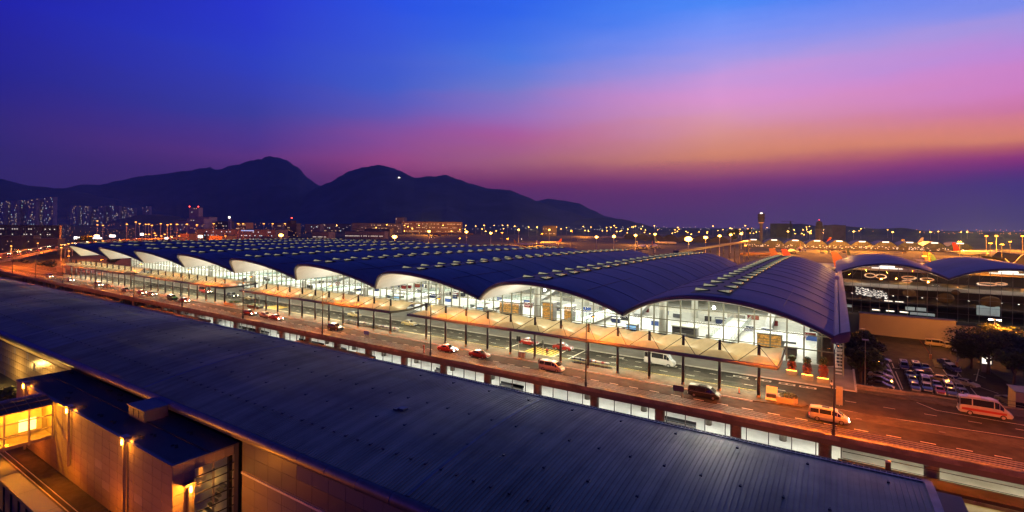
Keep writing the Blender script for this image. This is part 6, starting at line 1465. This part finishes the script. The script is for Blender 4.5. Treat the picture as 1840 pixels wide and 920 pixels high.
# the highway with its traffic
hw = struct('highway', loc=(-500,300,0))
pts = [at_D(-60,476,300),at_D(0,463,345),at_D(50,453,400),at_D(100,444,470),at_D(160,436,580),at_D(240,430,700),at_D(330,427,800)]
def strip(pts, w, z0=None):
    A__, B__ = [], []
    for i, p in enumerate(pts):
        a, b = Vector(pts[max(0,i-1)][:2]), Vector(pts[min(len(pts)-1,i+1)][:2]); d = (b-a).normalized(); n__ = Vector((-d.y,d.x))*w
        A__.append((p[0]-n__.x,p[1]-n__.y,p[2])); B__.append((p[0]+n__.x,p[1]+n__.y,p[2]))
    return A__, B__
A__, B__ = strip(pts, 9)
MB().grid([A__, B__]).build('carriageway', M['asphalt'], hw)
pr = MB()
for E_ in (A__, B__): pr.grid([[(p[0],p[1],p[2]+d) for p in E_] for d in (-1.2,.9)])
pr.build('parapet', M['concrete'], hw)
for i in range(34):
    f = i/34*(len(pts)-1); j = int(f); u_ = f-j; a, b = Vector(pts[j]), Vector(pts[j+1]); p = a.lerp(b, u_); d = (b-a).normalized(); n__ = Vector((-d.y,d.x,0))
    s = 1 if i % 2 else -1
    c_ = veh('saloon', p.x+n__.x*4*s, p.y+n__.y*4*s, math.atan2(d.y,d.x)+(PI if s > 0 else 0), RM.choice(['white_paint','silver_paint','black_paint','red_car_paint']), 'car with bright lights on the curving highway', 'car', 'highway_car', z=p.z+.05, lit=True, group='cars on the left highway')
for px_, py_, pw in ((20,452,14000),(80,440,16000),(150,428,20000)):
    x, y, z = at_D(px_, py_, 420); pointlight('highway_light', (x,y,z+3), pw, (1,.35,.05), .5)
# dark trees by the far road on the left
for i, (px_, py_, D, lb) in enumerate(((12,470,330,'dark tree by the far road at the left edge'),(30,472,335,'dark tree by the far road, second from the left edge'),(85,472,330,'low dark tree left of the first canopy'),(72,478,320,'low bush left of the first canopy'),(205,466,380,'dark tree under the leftmost vaults'),(150,424,640,'dark tree among the lit boards'),(170,424,645,'dark tree between two lit boards'),(1316,412,900,'dark tree on the low hill left of the control tower'),(1324,408,1500,'tall dark tree on the skyline left of the control tower'),(1346,407,1500,'broad dark tree on the skyline by the control tower'))):
    x, y, z = at_D(px_, py_, D); hh = max(6, (z-GZ)*1.0); tree(x, y, GZ, max(hh,7)+1, (5 if D < 400 else 8), lb, 700, .6 if D < 500 else 1.2, 'foliage_dark', 60+i)
# the approach road lamps and signs at far left
t = root('road_sign', (-330,100,0), 'low brown sign board by the road at the far left', 'road sign'); MB().box(-341,-329,94,94.3,1.0,3.4).build('board', M['orange_wall'], t); MB().box(-340,-339.7,94.1,94.2,0,1).box(-330.3,-330,94.1,94.2,0,1).build('post', M['steel_dark'], t)
# scattered far lights on the horizon and in the town
for nm, n, x0_, x1_, y0_, y1_, D0, D1, m, r in (('horizon_lights',150,560,1560,405,413,1500,3200,'white_far',.5),('horizon_lights',70,1560,1840,408,418,2500,5000,'sod_far2',.6),('town_lights',150,120,560,400,428,700,1500,'sod_far2',.4),('town_lights',90,0,130,404,440,500,1000,'white_far',.25)):
    m_ = MB()
    for i in range(n):
        px_ = RM.uniform(x0_, x1_); py_ = RM.uniform(y0_, y1_)+(.0106*(px_-920) if x0_ > 500 else 0)*.5; D = RM.uniform(D0, D1); x, y, z = at_D(px_, py_, D)
        m_.sphere((x,y,max(z,GZ+2)),r*D/1500,5,3)
    m_.build(nm, M[m], kind='stuff')
# lights and a mast on the mountains
for px_, py_, D, lb in ((636,339,5350,'pair of white lights low on the mountain slope'),(717,319,5600,'white light high on the mountain slope')):
    x, y, z = at_D(px_, py_, D); t = root('mountain_light', (x,y,z), lb, 'light'); MB().sphere((x-4,y,z),7,6,4).sphere((x+12,y,z),5,6,4).build('lamp', M['white_far'], t)
x, y, z = at_D(762,318,5900); t = root('radio_mast', (x,y,z), 'thin radio mast on the mountain ridge', 'mast')
MB().cyl((x,y,z-20),(x,y,z+28),2.0,1.2,5).build('lattice', M['steel_dark'], t); MB().cyl((x+30,y,z-20),(x+30,y,z+18),2.0,1.2,5).build('lattice', M['steel_dark'], t)
# ------------------------------------------------------------------ dusk haze over the whole place
hz = MB().box(-11500,9500,-2000,12000,-9.0,1050.0).build('haze', None, kind='stuff')
hm_ = bpy.data.materials.new('haze'); hm_.use_nodes = True; t_ = hm_.node_tree; t_.nodes.clear()
pv = t_.nodes.new('ShaderNodeVolumePrincipled'); oo = t_.nodes.new('ShaderNodeOutputMaterial')
pv.inputs['Color'].default_value = (0.22,0.48,1.0,1); pv.inputs['Density'].default_value = 7.5e-5; pv.inputs['Anisotropy'].default_value = 0.0
t_.links.new(pv.outputs[0], oo.inputs['Volume']); hz.data.materials.append(hm_)
